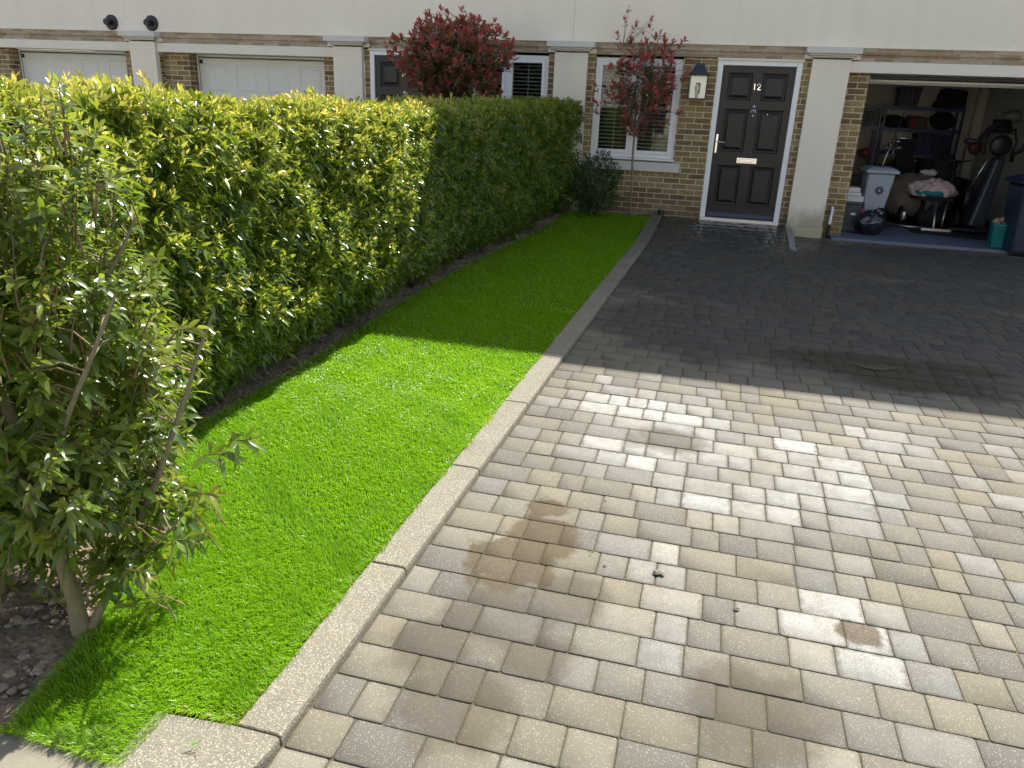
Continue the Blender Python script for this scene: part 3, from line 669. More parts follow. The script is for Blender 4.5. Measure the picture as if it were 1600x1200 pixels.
trk.build('trunk', M['bark'], shrub, smooth=True); tw.build('twigs', M['twig'], shrub, smooth=True)
# ------------------------------------------------------------ red-leaved trees
def red_tree(base, stem_top, c, rad, n, label, seedn, red=.75, outliers=(), L=.085, W=.026, nl=9, trunk_r=.016):
    t = empty('photinia_tree', base, label, 'tree', 'red leaved trees by the houses'); mb = MB()
    b, s_ = Vector(base), Vector(stem_top)
    mb.tube([b - Vector((0, 0, .03)), b.lerp(s_, .35)+Vector((.008, 0, 0)), b.lerp(s_, .7)+Vector((-.006, 0, 0)), s_], [trunk_r*1.15, trunk_r, trunk_r*.95, trunk_r*.9], 10)
    r_ = np.random.default_rng(seedn); U = norm(r_.normal(0, 1, (n*2, 3))); q = r_.uniform(.12, 1, n*2)**.5
    P = np.array(c)+U*q[:, None]*np.array(rad)*(1+.14*np.sin(U[:, :1]*7+U[:, 2:]*5)); P = P[P[:, 2] > s_.z-.02][:n]
    if len(outliers): P = np.concatenate([P, np.array(outliers)])
    root = np.array(s_); A = norm(P-root-np.array([0, 0, -.1])); A[:, 2] += .45; A += r_.normal(0, .25, A.shape)
    dist = np.linalg.norm((P-np.array(c))/np.array(rad), axis=1)
    yg = np.clip((dist-.35)*1.5*red/.75 + (P[:, 2]-c[2])/rad[2]*.35 + r_.normal(.1, .22, len(P)), 0, 1)
    z = sprigs(P, A, yg, nl, L, W, (15, 62), (0, .35)); leaf_mesh('crown', *z[:6], z[6], M['redleaf'], t)
    # limbs
    limbs = []
    for k in range(9):
        a = k*.7+seedn; e = Vector(c) + Vector((rad[0]*.55*math.cos(a), rad[1]*.55*math.sin(a), rad[2]*(.1+.08*k)))
        mid = s_.lerp(e, .5) + Vector((.04*math.cos(a), .04*math.sin(a), -.06)); mb.tube([s_, mid, e], [trunk_r*.6, trunk_r*.4, .003], 6, cap=False); limbs += [s_.lerp(mid, q/8) for q in range(3, 8)] + [mid.lerp(e, q/10) for q in range(11)]
    arr = np.array(limbs)
    for p in P:
        j = int(np.argmin(np.linalg.norm(arr-p, axis=1) + np.maximum(0, arr[:, 2]-p[2])*1.5)); bb = Vector(arr[j]); p_ = Vector(p)
        mb.tube([bb, bb.lerp(p_, .5)+Vector((0, 0, -.02)), p_], [.0042, .003, .002], 4, cap=False)
    mb.build('trunk', simple('greyish tan bark', (.20, .165, .13), .85, var=.3, nsc=20), t, smooth=True)
    return t
red_tree((-.965, -.36, -.03), (-1.0, -.36, 1.15), (-.97, -.36, 1.72), (.52, .42, .66), 260, 'slender young tree with sparse red leaves and a thin bare stem beside door 12', 4,
         outliers=[(-1.22, -.36, 2.68), (-1.25, -.4, 2.55), (-1.16, -.33, 2.45), (-.90, -.36, 2.58), (-.93, -.4, 2.48), (-1.02, -.3, 2.42), (-1.35, -.4, 2.38), (-.46, -.36, 2.32), (-.50, -.4, 2.25), (-.36, -.33, 2.1), (-.78, -.36, 2.4), (-1.3, -.36, 2.25), (-1.15, -.36, 2.3), (-.95, -.36, 2.3), (-.7, -.36, 2.25), (-1.6, -.38, 1.72), (-1.57, -.38, 1.5), (-1.55, -.36, 1.4), (-.42, -.38, 1.42), (-.40, -.38, 1.85), (-.36, -.34, 1.95), (-1.1, -.36, 2.5), (-.84,-.3,2.35)], L=.105, W=.031, nl=8, red=.85)
red_tree((-3.35, -1.35, -.2), (-3.35, -1.35, 1.2), (-3.33, -1.35, 1.93), (.80, .68, .57), 820, 'dense round tree with dark red leaves standing behind the hedge in front of door 11', 8,
         outliers=[(-4.15, -1.3, 2.2), (-4.2, -1.3, 2.12), (-3.5, -1.3, 2.56), (-3.42, -1.3, 2.5), (-3.2, -1.3, 2.55), (-2.6, -1.3, 2.27), (-2.52, -1.3, 2.2), (-3.7, -1.3, 2.5)], L=.105, W=.036, nl=10, trunk_r=.03, red=.62)
# small dark shrub by the hedge end
ss = empty('small_shrub', (-1.43, -.42, -.06), 'small round dark green shrub between the hedge end and the window', 'shrub')
def small():
    n = 640; U = norm(rng.normal(0, 1, (n, 3))); q = rng.uniform(.35, 1, n)**.5; c = np.array([-1.48, -.45, .40]); P = c+U*q[:, None]*np.array([.38, .30, .50])*(1+.1*np.sin(U[:, :1]*6+U[:, 2:]*7)); P = P[P[:, 2] > .03]
    A = norm(P-c)+np.array([0, 0, .5])+rng.normal(0, .3, P.shape); z = sprigs(P, A, np.clip(rng.normal(.1, .25, len(P)), 0, 1), 8, .048, .017, (25, 75), (.05, .3), back=.07)
    leaf_mesh('foliage', *z[:6], z[6], M['darkshrub'], ss)
    mb = MB()
    for k in range(14):
        a = k*.9; mb.tube([(-1.45, -.43, -.1), (-1.47+.12*math.cos(a), -.44+.1*math.sin(a), .25), (-1.48+.3*math.cos(a), -.45+.24*math.sin(a), .6)], [.012, .008, .003], 5, cap=False)
    mb.build('stems', M['bark_dark'], ss, smooth=True)
small()
# ------------------------------------------------------------ terrace of houses
ZB = -.75
def wall_cells(m, x0, x1, z0, z1, y0, y1, holes):
    xs = sorted({x0, x1, *[h[0] for h in holes], *[h[1] for h in holes]}); zs = sorted({z0, z1, *[h[2] for h in holes], *[h[3] for h in holes]})
    xs = [x for x in xs if x0 <= x <= x1]; zs = [z for z in zs if z0 <= z <= z1]
    for i in range(len(xs)-1):       # columns, merge vertically
        run = None
        for j in range(len(zs)-1):
            cx, cz = (xs[i]+xs[i+1])/2, (zs[j]+zs[j+1])/2
            hole = any(h[0] < cx < h[1] and h[2] < cz < h[3] for h in holes)
            if not hole: run = (run[0] if run else zs[j], zs[j+1])
            if (hole or j == len(zs)-2) and run: m.box(xs[i], xs[i+1], y0, y1, run[0], run[1]); run = None
    return m
def pilaster(house, x0, x1, yf=-.10, yb=.0):
    g = gzf((x0+x1)/2, 0)
    m = MB(); m.box(x0, x1, yf, yb, g+.14 if x0 > 1 else -.1, 2.132)
    p = m.build('pilaster', M['render'], house, bevel=.006)
    b = MB(); b.box(x0-.012, x1+.012, yf-.018, yb, -.6, g+.138 if x0 > 1 else -.102); b.build('plinth', M['render'], p, bevel=.005)
    c = MB(); c.box(x0-.10, x1+.10, yf-.11, yb, 2.196, 2.272); c.box(x0-.06, x1+.06, yf-.07, yb, 2.172, 2.196); c.box(x0-.025, x1+.025, yf-.035, yb, 2.150, 2.172)
    c.build('capital', M['stone'], p, bevel=.005)
    for a_, b_ in ((x0-.105, x0-.001), (x1+.001, x1+.105)): d = MB(); d.box(a_, b_, yf+.045, yb, 2.134, 2.192); d.build('impost', M['render'], p, bevel=.003)
    return p
def glyph(m, polys, y0, y1):
    for p in polys: m.prism_y(p, y0, y1)
def stroke(m, pts, w, y, t=.006):   # flat bar polyline in the xz plane
    for (ax, az), (bx, bz) in zip(pts[:-1], pts[1:]):
        d = Vector((bx-ax, bz-az)); L_ = d.length; d.normalize(); n = Vector((-d.y, d.x))*w/2; e = d*w*.35
        q = [(ax-e.x-n.x, az-e.y-n.y), (bx+e.x-n.x, bz+e.y-n.y), (bx+e.x+n.x, bz+e.y+n.y), (ax-e.x+n.x, az-e.y+n.y)]
        m.prism_y(q, y-t, y)
def front_door(house, x0, z0, digits):
    w, h = 1.088, 2.105; YF = -.005
    d = MB(); f = .072
    d.box(x0, x0+f, YF, .09, z0, z0+h); d.box(x0+w-f, x0+w, YF, .09, z0, z0+h); d.box(x0+f+.0005, x0+w-f-.0005, YF, .09, z0+h-f, z0+h)
    fr = d.build('front_door', M['white'], house, bevel=.006)
    tr = MB(); tr.box(x0-.012, x0+w+.012, YF-.028, YF-.002, z0+h-.012, z0+h+.016); tr.build('drip_trim', M['lintel'], fr, bevel=.003)
    si = MB(); si.box(x0+.002, x0+w-.002, YF-.055, .09, z0-.03, z0+.020); si.build('threshold', simple('aluminium threshold', (.62, .62, .62), .35, .6), fr, bevel=.004)
    lx0, lx1, lz0, lz1, ly = x0+f+.004, x0+w-f-.004, z0+.028, z0+h-f-.004, .022
    W_, H_ = lx1-lx0, lz1-lz0
    px = [(.085, .405), (.535, .860)]; px = [(a*W_/.945, b*W_/.945) for a, b in px]; pz = [(.085, .43), (.545, 1.105), (1.285, 1.825)]; pz = [(H_-b*H_/2.0, H_-a*H_/2.0) for a, b in pz]
    m = MB()
    xs = [0] + [v_ for p in px for v_ in p] + [W_]; zs = [0] + sorted([v_ for p in pz for v_ in p]) + [H_]
    for i in range(len(xs)-1):
        for j in range(len(zs)-1):
            a, b, c, e = xs[i], xs[i+1], zs[j], zs[j+1]; P = lambda x, z, y: (lx0+x, ly+y, lz0+z)
            if i in (1, 3) and j in (1, 3, 5):
                loops = [(0, 0), (.006, .004), (.014, .016), (.030, .018), (.036, .012), (.062, .001), (.066, .0)]
                prev = None; base = None
                for ins, dy in loops:
                    vv = [P(a+ins, c+ins, dy), P(b-ins, c+ins, dy), P(b-ins, e-ins, dy), P(a+ins, e-ins, dy)]; n = len(m.v); m.v += vv
                    if prev is not None: m.f += [(prev+k, prev+(k+1) % 4, n+(k+1) % 4, n+k) for k in range(4)]
                    prev = n
                m.f.append((prev, prev+1, prev+2, prev+3))
            else: m.add([P(a, c, 0), P(b, c, 0), P(b, e, 0), P(a, e, 0)], [(0, 1, 2, 3)])
    m.box(lx0, lx1, ly+.021, ly+.05, lz0, lz1)
    m.add([(lx0, ly, lz0), (lx0, ly, lz1), (lx0, ly+.03, lz1), (lx0, ly+.03, lz0)], [(0, 1, 2, 3)])
    m.build('door_leaf', M['door'], fr)
    wb = MB(); wb.hexa([(lx0+.02, ly-.028, lz0+.012), (lx1-.02, ly-.028, lz0+.012), (lx1-.02, ly-.001, lz0+.012), (lx0+.02, ly-.001, lz0+.012)], [(lx0+.02, ly-.016, lz0+.055), (lx1-.02, ly-.016, lz0+.055), (lx1-.02, ly-.001, lz0+.07), (lx0+.02, ly-.001, lz0+.07)])
    wb.build('weather_bar', simple('dark navy trim', (.03, .035, .06), .4), fr)
    cx = lx0 + W_*.497
    dm = MB(); zc = lz1-.255
    if digits == '12':
        stroke(dm, [(cx-.028, zc-.037), (cx-.028, zc+.037), (cx-.037, zc+.026)], .010, ly-.001)
        pts = [(cx+.006+.021*(1-math.cos(a))-.0, zc+.016+.021*math.sin(a)) for a in [R(k) for k in range(10, 200, 24)]]
        stroke(dm, pts+[(cx+.040, zc+.002), (cx+.008, zc-.035), (cx+.050, zc-.035)], .010, ly-.001)
    else:
        for dx in (-.018, .018): stroke(dm, [(cx+dx, zc-.037), (cx+dx, zc+.037), (cx+dx-.009, zc+.027)], .010, ly-.001)
    dm.build('house_number', M['chrome'], fr, label='silver house number '+digits)
    kn = MB(); zk = lz1-.54
    kn.lathe([(.026, 0), (.026, .006), (.017, .010), (.012, .020), (.004, .024)], (cx, ly, zk+.035), 16, 'y'); kn.blob((cx, ly-.016, zk-.02), (.014, .012, .017), 8, 2, .1); kn.lathe([(.020, 0), (.020, .008), (.010, .014)], (cx, ly, zk-.085), 16, 'y')
    kn.tube([(cx-.02, ly-.014, zk+.02)] + [(cx-.026*math.sin(a)-.0, ly-.018, zk-.035-.045*(-math.cos(a))*-1) for a in [R(k) for k in range(60, 121, 30)]] + [(cx-.006, ly-.018, zk-.085)], .004, 6); kn.tube([(cx+.02, ly-.014, zk+.02), (cx+.028, ly-.018, zk-.035), (cx+.006, ly-.018, zk-.085)], .004, 6)
    kn.build('door_knocker', M['chrome'], fr, smooth=True)
    lb = MB(); zl = lz1-1.215; lb.box(cx-.135, cx+.135, ly-.008, ly, zl-.038, zl+.038); lb.box(cx-.105, cx+.105, ly-.015, ly-.0082, zl-.022, zl+.022); lb.build('letterbox', M['chrome'], fr, bevel=.004)
    hd = MB(); zh = lz1-1.0; hd.box(lx0+.018, lx0+.044, ly-.010, ly-.001, zh-.13, zh+.12); hd.tube([(lx0+.031, ly-.008, zh+.02), (lx0+.031, ly-.045, zh+.02), (lx0+.05, ly-.052, zh+.02), (lx0+.145, ly-.050, zh+.015)], [.009, .009, .008, .007], 8); hd.build('door_handle', M['chrome'], fr, smooth=False, bevel=.002)
    sh = MB(); sh.lathe([(.007, 0), (.007, .003), (.004, .004)], (lx0+W_*.70, ly+.001, lz1-.60), 10, 'y'); sh.build('spyhole', M['chrome'], fr)
    return fr
def window(house, x0):   # x0 left of frame; 1.2 wide
    w, z0, z1 = 1.20, .775, 2.09; Y0, Y1 = .03, .10
    m = MB(); f = .052
    m.box(x0, x0+f, Y0, Y1, z0, z1); m.box(x0+w-f, x0+w, Y0, Y1, z0, z1); m.box(x0+f+.0004, x0+w-f-.0004, Y0, Y1, z1-f, z1); m.box(x0+f+.0004, x0+w-f-.0004, Y0, Y1, z0, z0+f); xm = x0+.585
    m.box(xm-.028, xm+.028, Y0+.001, Y1, z0+f+.0004, z1-f-.0004)
    fr = m.build('window', M['white'], house, bevel=.005)
    for a, b in ((x0+f, xm-.028), (xm+.028, x0+w-f)):
        s_ = MB(); q = .048; c, d = z0+f, z1-f; a += .001; b -= .001; c += .001; d -= .001
        s_.box(a, a+q, Y0-.012, Y1-.01, c, d); s_.box(b-q, b, Y0-.012, Y1-.01, c, d); s_.box(a+q+.0003, b-q-.0003, Y0-.012, Y1-.01, c, c+q); s_.box(a+q+.0003, b-q-.0003, Y0-.012, Y1-.01, d-q, d); s_.build('sash', M['white'], fr, bevel=.006)
        g = MB(); g.box(a+q-.005, b-q+.005, Y0+.03, Y0+.034, c+q-.005, d-q+.005); g.build('pane', M['glass'], fr)
        bl = MB(); yb = .155; n = 0; z = c+.03
        zm = (c+d)/2+.02
        while z < d-.02:
            if abs(z-zm) > .04: bl.hexa([(a+.03, yb-.022, z-.004), (b-.03, yb-.022, z-.004), (b-.03, yb+.022, z+.010), (a+.03, yb+.022, z+.010)], [(a+.03, yb-.022, z-.001), (b-.03, yb-.022, z-.001), (b-.03, yb+.022, z+.013), (a+.03, yb+.022, z+.013)])
            z += .052
        bl.box(a+.005, a+.03, yb-.012, yb+.012, c, d); bl.box(b-.03, b-.005, yb-.012, yb+.012, c, d); bl.box(a+.03, b-.03, yb-.013, yb+.013, zm-.022, zm+.022); bl.box((a+b)/2-.004, (a+b)/2+.004, yb-.036, yb-.030, c+.03, d-.03)
        bl.build('shutter', M['blind'], fr)
    cl = MB(); cl.box(x0-.02, x0+w+.015, -.045, Y0-.001, z0-.028, z0-.001); cl.build('window_cill', M['white'], fr, bevel=.005)
    st = MB(); st.hexa([(x0-.10, -.065, .600), (x0+w+.10, -.065, .600), (x0+w+.10, .10, .600), (x0-.10, .10, .600)], [(x0-.10, -.065, .722), (x0+w+.10, -.065, .722), (x0+w+.10, .10, .744), (x0-.10, .10, .744)])
    st.build('window_sill', M['stone'], fr, bevel=.006)
    # room behind
    r_ = MB(); r_.add([(x0-.8, .4, .0), (x0+w+.5, .4, .0), (x0+w+.5, 4.0, .0), (x0-.8, 4.0, .0), (x0-.8, .4, 2.25), (x0+w+.5, .4, 2.25), (x0+w+.5, 4.0, 2.25), (x0-.8, 4.0, 2.25)], [(0, 1, 2, 3), (4, 7, 6, 5), (1, 5, 6, 2), (2, 6, 7, 3), (3, 7, 4, 0)])
    r_.build('room', M['room'], house)
    return fr
def garage_door(house, x0, x1, z0, z1, y):
    m = MB(); m.box(x0, x0+.028, y-.02, y+.05, z0, z1); m.box(x1-.028, x1, y-.02, y+.05, z0, z1); m.box(x0+.029, x1-.029, y-.02, y+.05, z1-.03, z1)
    g = m.build('garage_door', M['garage_door'], house, bevel=.003)
    d = MB(); X0, X1, Z1 = x0+.04, x1-.04, z1-.045; nz = 4; nx = 4; dz = (Z1-z0)/nz; dx = (X1-X0)/nx
    for j in range(nz):
        for i in range(nx):
            a, b, c, e = X0+i*dx, X0+(i+1)*dx, z0+j*dz, z0+(j+1)*dz; prev = None
            for ins, dy in ((0, .012), (.005, .004), (.012, 0), (.09, 0), (.10, .010), (.125, .010), (.14, .002), (.16, .0)):
                sx = min(ins, dx*.45); vv = [(a+(sx if ins > .02 else 0), y+dy, c+ins), (b-(sx if ins > .02 else 0), y+dy, c+ins), (b-(sx if ins > .02 else 0), y+dy, e-ins), (a+(sx if ins > .02 else 0), y+dy, e-ins)]; n = len(d.v); d.v += vv
                if prev is not None: d.f += [(prev+k, prev+(k+1) % 4, n+(k+1) % 4, n+k) for k in range(4)]
                prev = n
            d.f.append((prev, prev+1, prev+2, prev+3))
    d.build('door_panel', M['garage_door'], g)
    b_ = MB(); b_.box(X0+.01, X0+.06, y-.012, y-.001, Z1-.09, Z1-.03); b_.build('corner_catch', M['black'], g)
    sh = MB(); sh.box(x0+.03, x1-.03, y-.004, y+.06, z1-.0455, z1-.031); sh.build('head_gap', M['black'], g)
    return g
def house(label, x0, x1, loc):
    return empty('terraced_house', loc, label, 'house', 'houses of the terrace')
UP = 6.825
def upper(h, x0, x1):
    m = MB(); m.box(x0+.02, x1-.02, .06, 8.0, 2.277, 2.284); m.build('first_floor', M['stone'], h)
    m = MB(); m.box(x0+.02, x1-.02, .02, .29, 2.124, 2.268); m.build('light_leak_filler', M['brick'], h)  # unseen core block added behind the band to stop light leaking through
    m = MB(); m.box(x0, x1, -.05, .35, 2.285, UP); m.box(x0, x1, -.062, -.051, 2.276, 2.292); m.build('rendered_wall', M['render'], h)
    e = MB(); e.box(x0, x1, -.22, .35, UP+.002, UP+.14); e.build('cornice', M['stone'], h)
    r_ = MB(); r_.hexa([(x0, -.30, UP+.145), (x1, -.30, UP+.145), (x1, 8.6, UP+.145), (x0, 8.6, UP+.145)], [(x0, 3.9, UP+2.0), (x1, 3.9, UP+2.0), (x1, 4.4, UP+2.0), (x0, 4.4, UP+2.0)]); r_.build('roof', M['roof'], h)
    bk = MB(); bk.box(x0+.3, x1-.3, 8.0, 8.3, -1.2, UP); bk.build('back_wall', M['brick'], h)
def band(h, x0, x1):
    m = MB(); m.box(x0, x1, -.028, .019, 2.122, 2.198); m.box(x0, x1, -.052, .0195, 2.199, 2.274); m.build('brick_band', M['band'], h)
def lintel(h, x0, x1):
    m = MB(); m.box(x0, x1, -.055, .30, 1.985, 2.1185); return m.build('lintel', M['lintel'], h, bevel=.004)
# --- house 12
h12 = house('cream and brick house with the black front door numbered 12 and an open garage', 0, 0, (1.2, .2, -.15))
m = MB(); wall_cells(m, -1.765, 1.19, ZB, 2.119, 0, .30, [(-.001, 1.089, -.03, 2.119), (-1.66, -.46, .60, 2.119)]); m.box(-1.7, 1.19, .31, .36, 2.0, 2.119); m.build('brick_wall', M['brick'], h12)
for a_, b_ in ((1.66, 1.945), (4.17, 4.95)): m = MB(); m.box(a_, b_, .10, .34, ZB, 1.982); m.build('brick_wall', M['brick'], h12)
band(h12, -1.765, 1.1); band(h12, 1.76, 4.95); lintel(h12, 1.662, 4.95); upper(h12, -1.997, 8.5)
pilaster(h12, 1.19, 1.66); pilaster(h12, 4.98, 5.45)
front_door(h12, 0, 0, '12'); window(h12, -1.66)
m = MB(); m.box(5.45, 8.5, 0, .3, ZB, 2.28); m.build('brick_wall', M['brick'], h12)
q = MB(); q.hexa([(-1.45, .75, .0), (-.95, .75, .0), (-.95, 1.35, .0), (-1.45, 1.35, .0)], [(-1.43, .80, 1.12), (-.98, .80, 1.12), (-.98, 1.0, 1.12), (-1.43, 1.0, 1.12)]); tag(q.build('armchair', simple('dark red upholstery', (.32, .02, .03), .8), None, bevel=.05, seg=3), 'dark red chair seen through the left pane of the window beside door 12', 'chair')
# --- house 11
h11 = house('cream and brick house with black door 11 and a closed white garage door', 0, 0, (-5, .2, -.2))
m = MB(); wall_cells(m, -5.175, -2.235, ZB, 2.119, 0, .30, [(-5.09, -4.002, -.03, 2.119), (-3.535, -2.335, .60, 2.119)]); m.build('brick_wall', M['brick'], h11)
for a_, b_ in ((-8.76, -8.30), (-5.90, -5.645)): m = MB(); m.box(a_, b_, .10, .38, ZB, 1.982); m.build('brick_wall', M['brick'], h11)
band(h11, -5.08, -2.33); band(h11, -8.66, -5.75); lintel(h11, -8.758, -5.647); upper(h11, -8.998, -2.0)
pilaster(h11, -2.235, -1.765); pilaster(h11, -5.645, -5.175)
front_door(h11, -5.09, 0, '11'); window(h11, -3.535); garage_door(h11, -8.29, -5.91, -.55, 1.98, .30)
# --- next house
h10 = house('cream and brick house furthest left with its white garage door under a black flue', 0, 0, (-11, .2, -.2))
for a_, b_ in ((-14.5, -11.85), (-9.50, -9.23)): m = MB(); m.box(a_, b_, .10, .38, ZB, 1.982); m.build('brick_wall', M['brick'], h10)
band(h10, -14.5, -9.34); lintel(h10, -14.5, -9.235); upper(h10, -16, -9.0); pilaster(h10, -9.24, -8.765); garage_door(h10, -11.84, -9.51, -.55, 1.98, .30)
m = MB(); m.box(-16, -14.5, 0, .3, ZB, 2.28); m.build('brick_wall', M['brick'], h10)
m = MB(); m.box(-11.50, -11.44, -.0535, -.052, 2.2, 2.274)
for x in (-9.55, -8.80):
    f = MB(); f.lathe([(.115, 0), (.115, .018), (.10, .03), (.045, .035), (.040, .12), (.046, .12), (.046, .145), (.02, .145)], (x, -.051, 2.40), 24, 'y'); f.build('flue', M['black'], h10 if x < -9 else h11, smooth=False, bevel=0)
# overflow pipe on the garage jamb
p = MB(); p.tube([(1.775, .092, .26), (1.775, .050, .24), (1.770, .045, .12), (1.768, .045, .03)], [.016, .018, .018, .018], 10); 
for z in (.05, .08, .11): p.lathe([(.024, 0), (.024, .016)], (1.769, .045, z), 12)
pp = p.build('waste_pipe', M['white'], h12, smooth=False)
p = MB(); p.tube([(1.768, .045, .03), (1.766, .045, -.20)], [.022, .022], 12); p.build('pipe_foot', M['black'], pp)
# house across the road: seen only as reflections, and it returns light
ho = empty('terraced_house', (0, -31, -1), 'long cream rendered row across the road, mirrored in the window glass', 'house')
m = MB(); wall_cells(m, -34, 34, -2, 6.0, -31.3, -31.0, [(x, x+1.2, z, z+1.5) for x in range(-32, 32, 4) for z in (.2, 3.4)]); m.build('rendered_wall', M['render'], ho)
GLZ = simple('dark far glazing', (.03, .035, .04), .15)
for x in range(-32, 32, 4):
    for z in (.2, 3.4): m = MB(); m.box(x, x+1.2, -31.2, -31.15, z, z+1.5); m.build('window', GLZ, ho)
m = MB(); m.hexa([(-34.5, -30.6, 6.02), (34.5, -30.6, 6.02), (34.5, -40, 6.02), (-34.5, -40, 6.02)], [(-34.5, -34.9, 8.8), (34.5, -34.9, 8.8), (34.5, -35.3, 8.8), (-34.5, -35.3, 8.8)]); m.build('roof', M['roof'], ho)
# ------------------------------------------------------------ wall lantern
L0 = (-.228, -.001, 1.75)
lan = empty('wall_lantern', L0, 'dark blue wall lantern with clear panes on the brick between window and door 12', 'lantern')
cx, y0_ = -.228, -.15; zb, zt = 1.60, 1.885
def ring(wb, z): return [(cx-wb, y0_-wb*.85, z), (cx+wb, y0_-wb*.85, z), (cx+wb, y0_+wb*.85, z), (cx-wb, y0_+wb*.85, z)]
m = MB(); m.hexa(ring(.132, zt), ring(.134, zt+.012)); m.hexa(ring(.125, zt+.0125), ring(.095, zt+.06)); m.hexa(ring(.0945, zt+.0603), ring(.062, zt+.115)); m.hexa(ring(.066, zt+.1153), ring(.058, zt+.15)); m.build('lantern_cap', M['dark_metal'], lan, bevel=.003)
m = MB()
wt, wb_ = .118, .112
for sx in (-1, 1):
    for sy in (-1, 1): m.hexa([(cx+sx*wb_-.005, y0_+sy*wb_*.85-.005, zb), (cx+sx*wb_+.005, y0_+sy*wb_*.85-.005, zb), (cx+sx*wb_+.005, y0_+sy*wb_*.85+.005, zb), (cx+sx*wb_-.005, y0_+sy*wb_*.85+.005, zb)],
                              [(cx+sx*wt-.005, y0_+sy*wt*.85-.005, zt-.001), (cx+sx*wt+.005, y0_+sy*wt*.85-.005, zt-.001), (cx+sx*wt+.005, y0_+sy*wt*.85+.005, zt-.001), (cx+sx*wt-.005, y0_+sy*wt*.85+.005, zt-.001)])
m.hexa(ring(wb_+.008, zb-.014), ring(wb_+.008, zb-.0005)); m.box(cx-.03, cx+.03, -.06, 0, zb+.06, zb+.2); m.build('lantern_frame', M['dark_metal'], lan)
m = MB(); a = ring(wb_-.002, zb+.002); b = ring(wt-.002, zt-.003)
m.add(a+b, [(0, 1, 5, 4), (1, 2, 6, 5), (3, 0, 4, 7)]); m.build('lantern_pane', M['glass'], lan)
m = MB(); m.add([(cx-.105, -.055, zb), (cx+.105, -.055, zb), (cx+.105, -.055, zt), (cx-.105, -.055, zt), (cx-.105, -.05, zb), (cx+.105, -.05, zb), (cx+.105, -.05, zt), (cx-.105, -.05, zt)], [(0, 1, 2, 3), (4, 7, 6, 5)]); m.build('reflector', simple('bright reflector plate', (.85, .85, .83), .25, .4), lan)
m = MB(); m.lathe([(.018, 0), (.018, .07), (.030, .10), (.033, .13), (.02, .16), (.004, .17)], (cx-.01, y0_, zb+.01), 14); m.build('bulb', simple('frosted bulb', (.8, .8, .76), .3), lan, smooth=True)
# small black ground light
gl = empty('ground_light', (-.55, -.09, -.02), 'small black cylindrical light at the foot of the brick wall by the kerb end', 'light')
m = MB(); m.lathe([(.040, 0), (.044, .02), (.044, .095), (.036, .105)], (-.55, -.09, -.03), 18); m.build('light_body', M['black'], gl)
m = MB(); m.lathe([(.030, 0), (.030, .006)], (-.55, -.09, .0762), 16); m.build('lens', simple('blue tinted lens', (.05, .08, .14), .1), gl)
# ------------------------------------------------------------ open garage of number 12
GF = -.118
m = MB(); m.box(1.80, 4.90, -.155, 6.2, -.5, GF); struct(m.build('garage_floor', M['garage_floor'], bevel=.006))
m = MB(); m.box(1.72, 1.80, .341, 5.9, GF+.001, 2.2); m.box(4.75, 4.90, .341, 5.9, GF+.001, 2.2); m.box(1.801, 4.749, 5.2, 5.35, GF+.001, 2.2); m.box(4.60, 4.749, 5.02, 5.199, GF+.001, 2.2); m.box(1.72, 4.90, .341, 5.9, 2.201, 2.26)
m.build('garage_wall', M['garage_wall'], h12)
m = MB(); m.box(1.952, 4.16, .36, 2.55, 1.985, 2.02); gd = m.build('garage_door', M['garage_door'], h12)
m = MB(); m.box(1.955, 4.155, .30, .36, 1.945, 1.98); m.build('door_frame', M['black'], gd); m = MB(); m.box(1.955, 4.155, .345, .375, 1.90, 1.925); m.box(1.955, 4.155, .72, .76, 1.885, 1.915); m.build('door_rail', M['garage_door'], gd, bevel=.003)
m = MB()
for x in (1.97, 4.12): m.box(x, x+.03, .4, 2.9, 1.93, 1.96)
m.tube([(2.92, .70, 1.90), (2.92, .70, 1.70)], .003, 5); m.build('door_track', M['steel'], gd)
BLUE = simple('blue painted shelving steel', (.02, .04, .16), .4); FAB = simple('black fabric', (.012, .012, .013), .85, bump=.3)
def shelf_unit(x0, x1, y0, y1, zs, label):
    t = empty('shelving_unit', ((x0+x1)/2, (y0+y1)/2, GF), label, 'shelving', 'blue shelving at the back of the garage')
    for x in (x0, x1-.04):
        for y in (y0, y1-.04): q = MB(); q.box(x, x+.04, y, y+.04, GF+.001, zs[-1]+.03); q.build('upright', BLUE, t)
    for z in zs: q = MB(); q.box(x0+.041, x1-.041, y0, y1, z-.02, z); q.box(x0+.041, x1-.041, y0-.012, y0-.001, z-.055, z+.004); q.build('shelf', BLUE, t)
shelf_unit(2.99, 4.33, 4.60, 5.05, (.42, .88, 1.29, 1.66), 'wide blue steel shelving unit stacked with bags and boxes against the garage back wall')
shelf_unit(1.95, 2.90, 4.25, 4.70, (.42, .88, 1.30, 1.67), 'narrower blue steel shelving unit in the left corner of the garage')
def tote(name, lab, cat, x0, x1, y0, y1, z0, z1, col, lid=None, taper=.02, rough=.45):
    t = empty(name, ((x0+x1)/2, (y0+y1)/2, z0), lab, cat)
    q = MB(); q.hexa([(x0+taper, y0+taper, z0), (x1-taper, y0+taper, z0), (x1-taper, y1-taper, z0), (x0+taper, y1-taper, z0)], [(x0, y0, z1-.02), (x1, y0, z1-.02), (x1, y1, z1-.02), (x0, y1, z1-.02)])
    for k in range(1, 4): x = x0+(x1-x0)*k/4; q.box(x-.008, x+.008, y0-.006, y0+taper*.4, z0+.04, z1-.05)
    mm = simple(name+' plastic '+str(len(bpy.data.materials)), col, rough); q.build('box_body', mm, t, bevel=.008)
    q = MB(); q.box(x0-.015, x1+.015, y0-.015, y1+.015, z1-.019, z1+.008); q.build('box_rim', mm if lid is None else lid, t, bevel=.006)
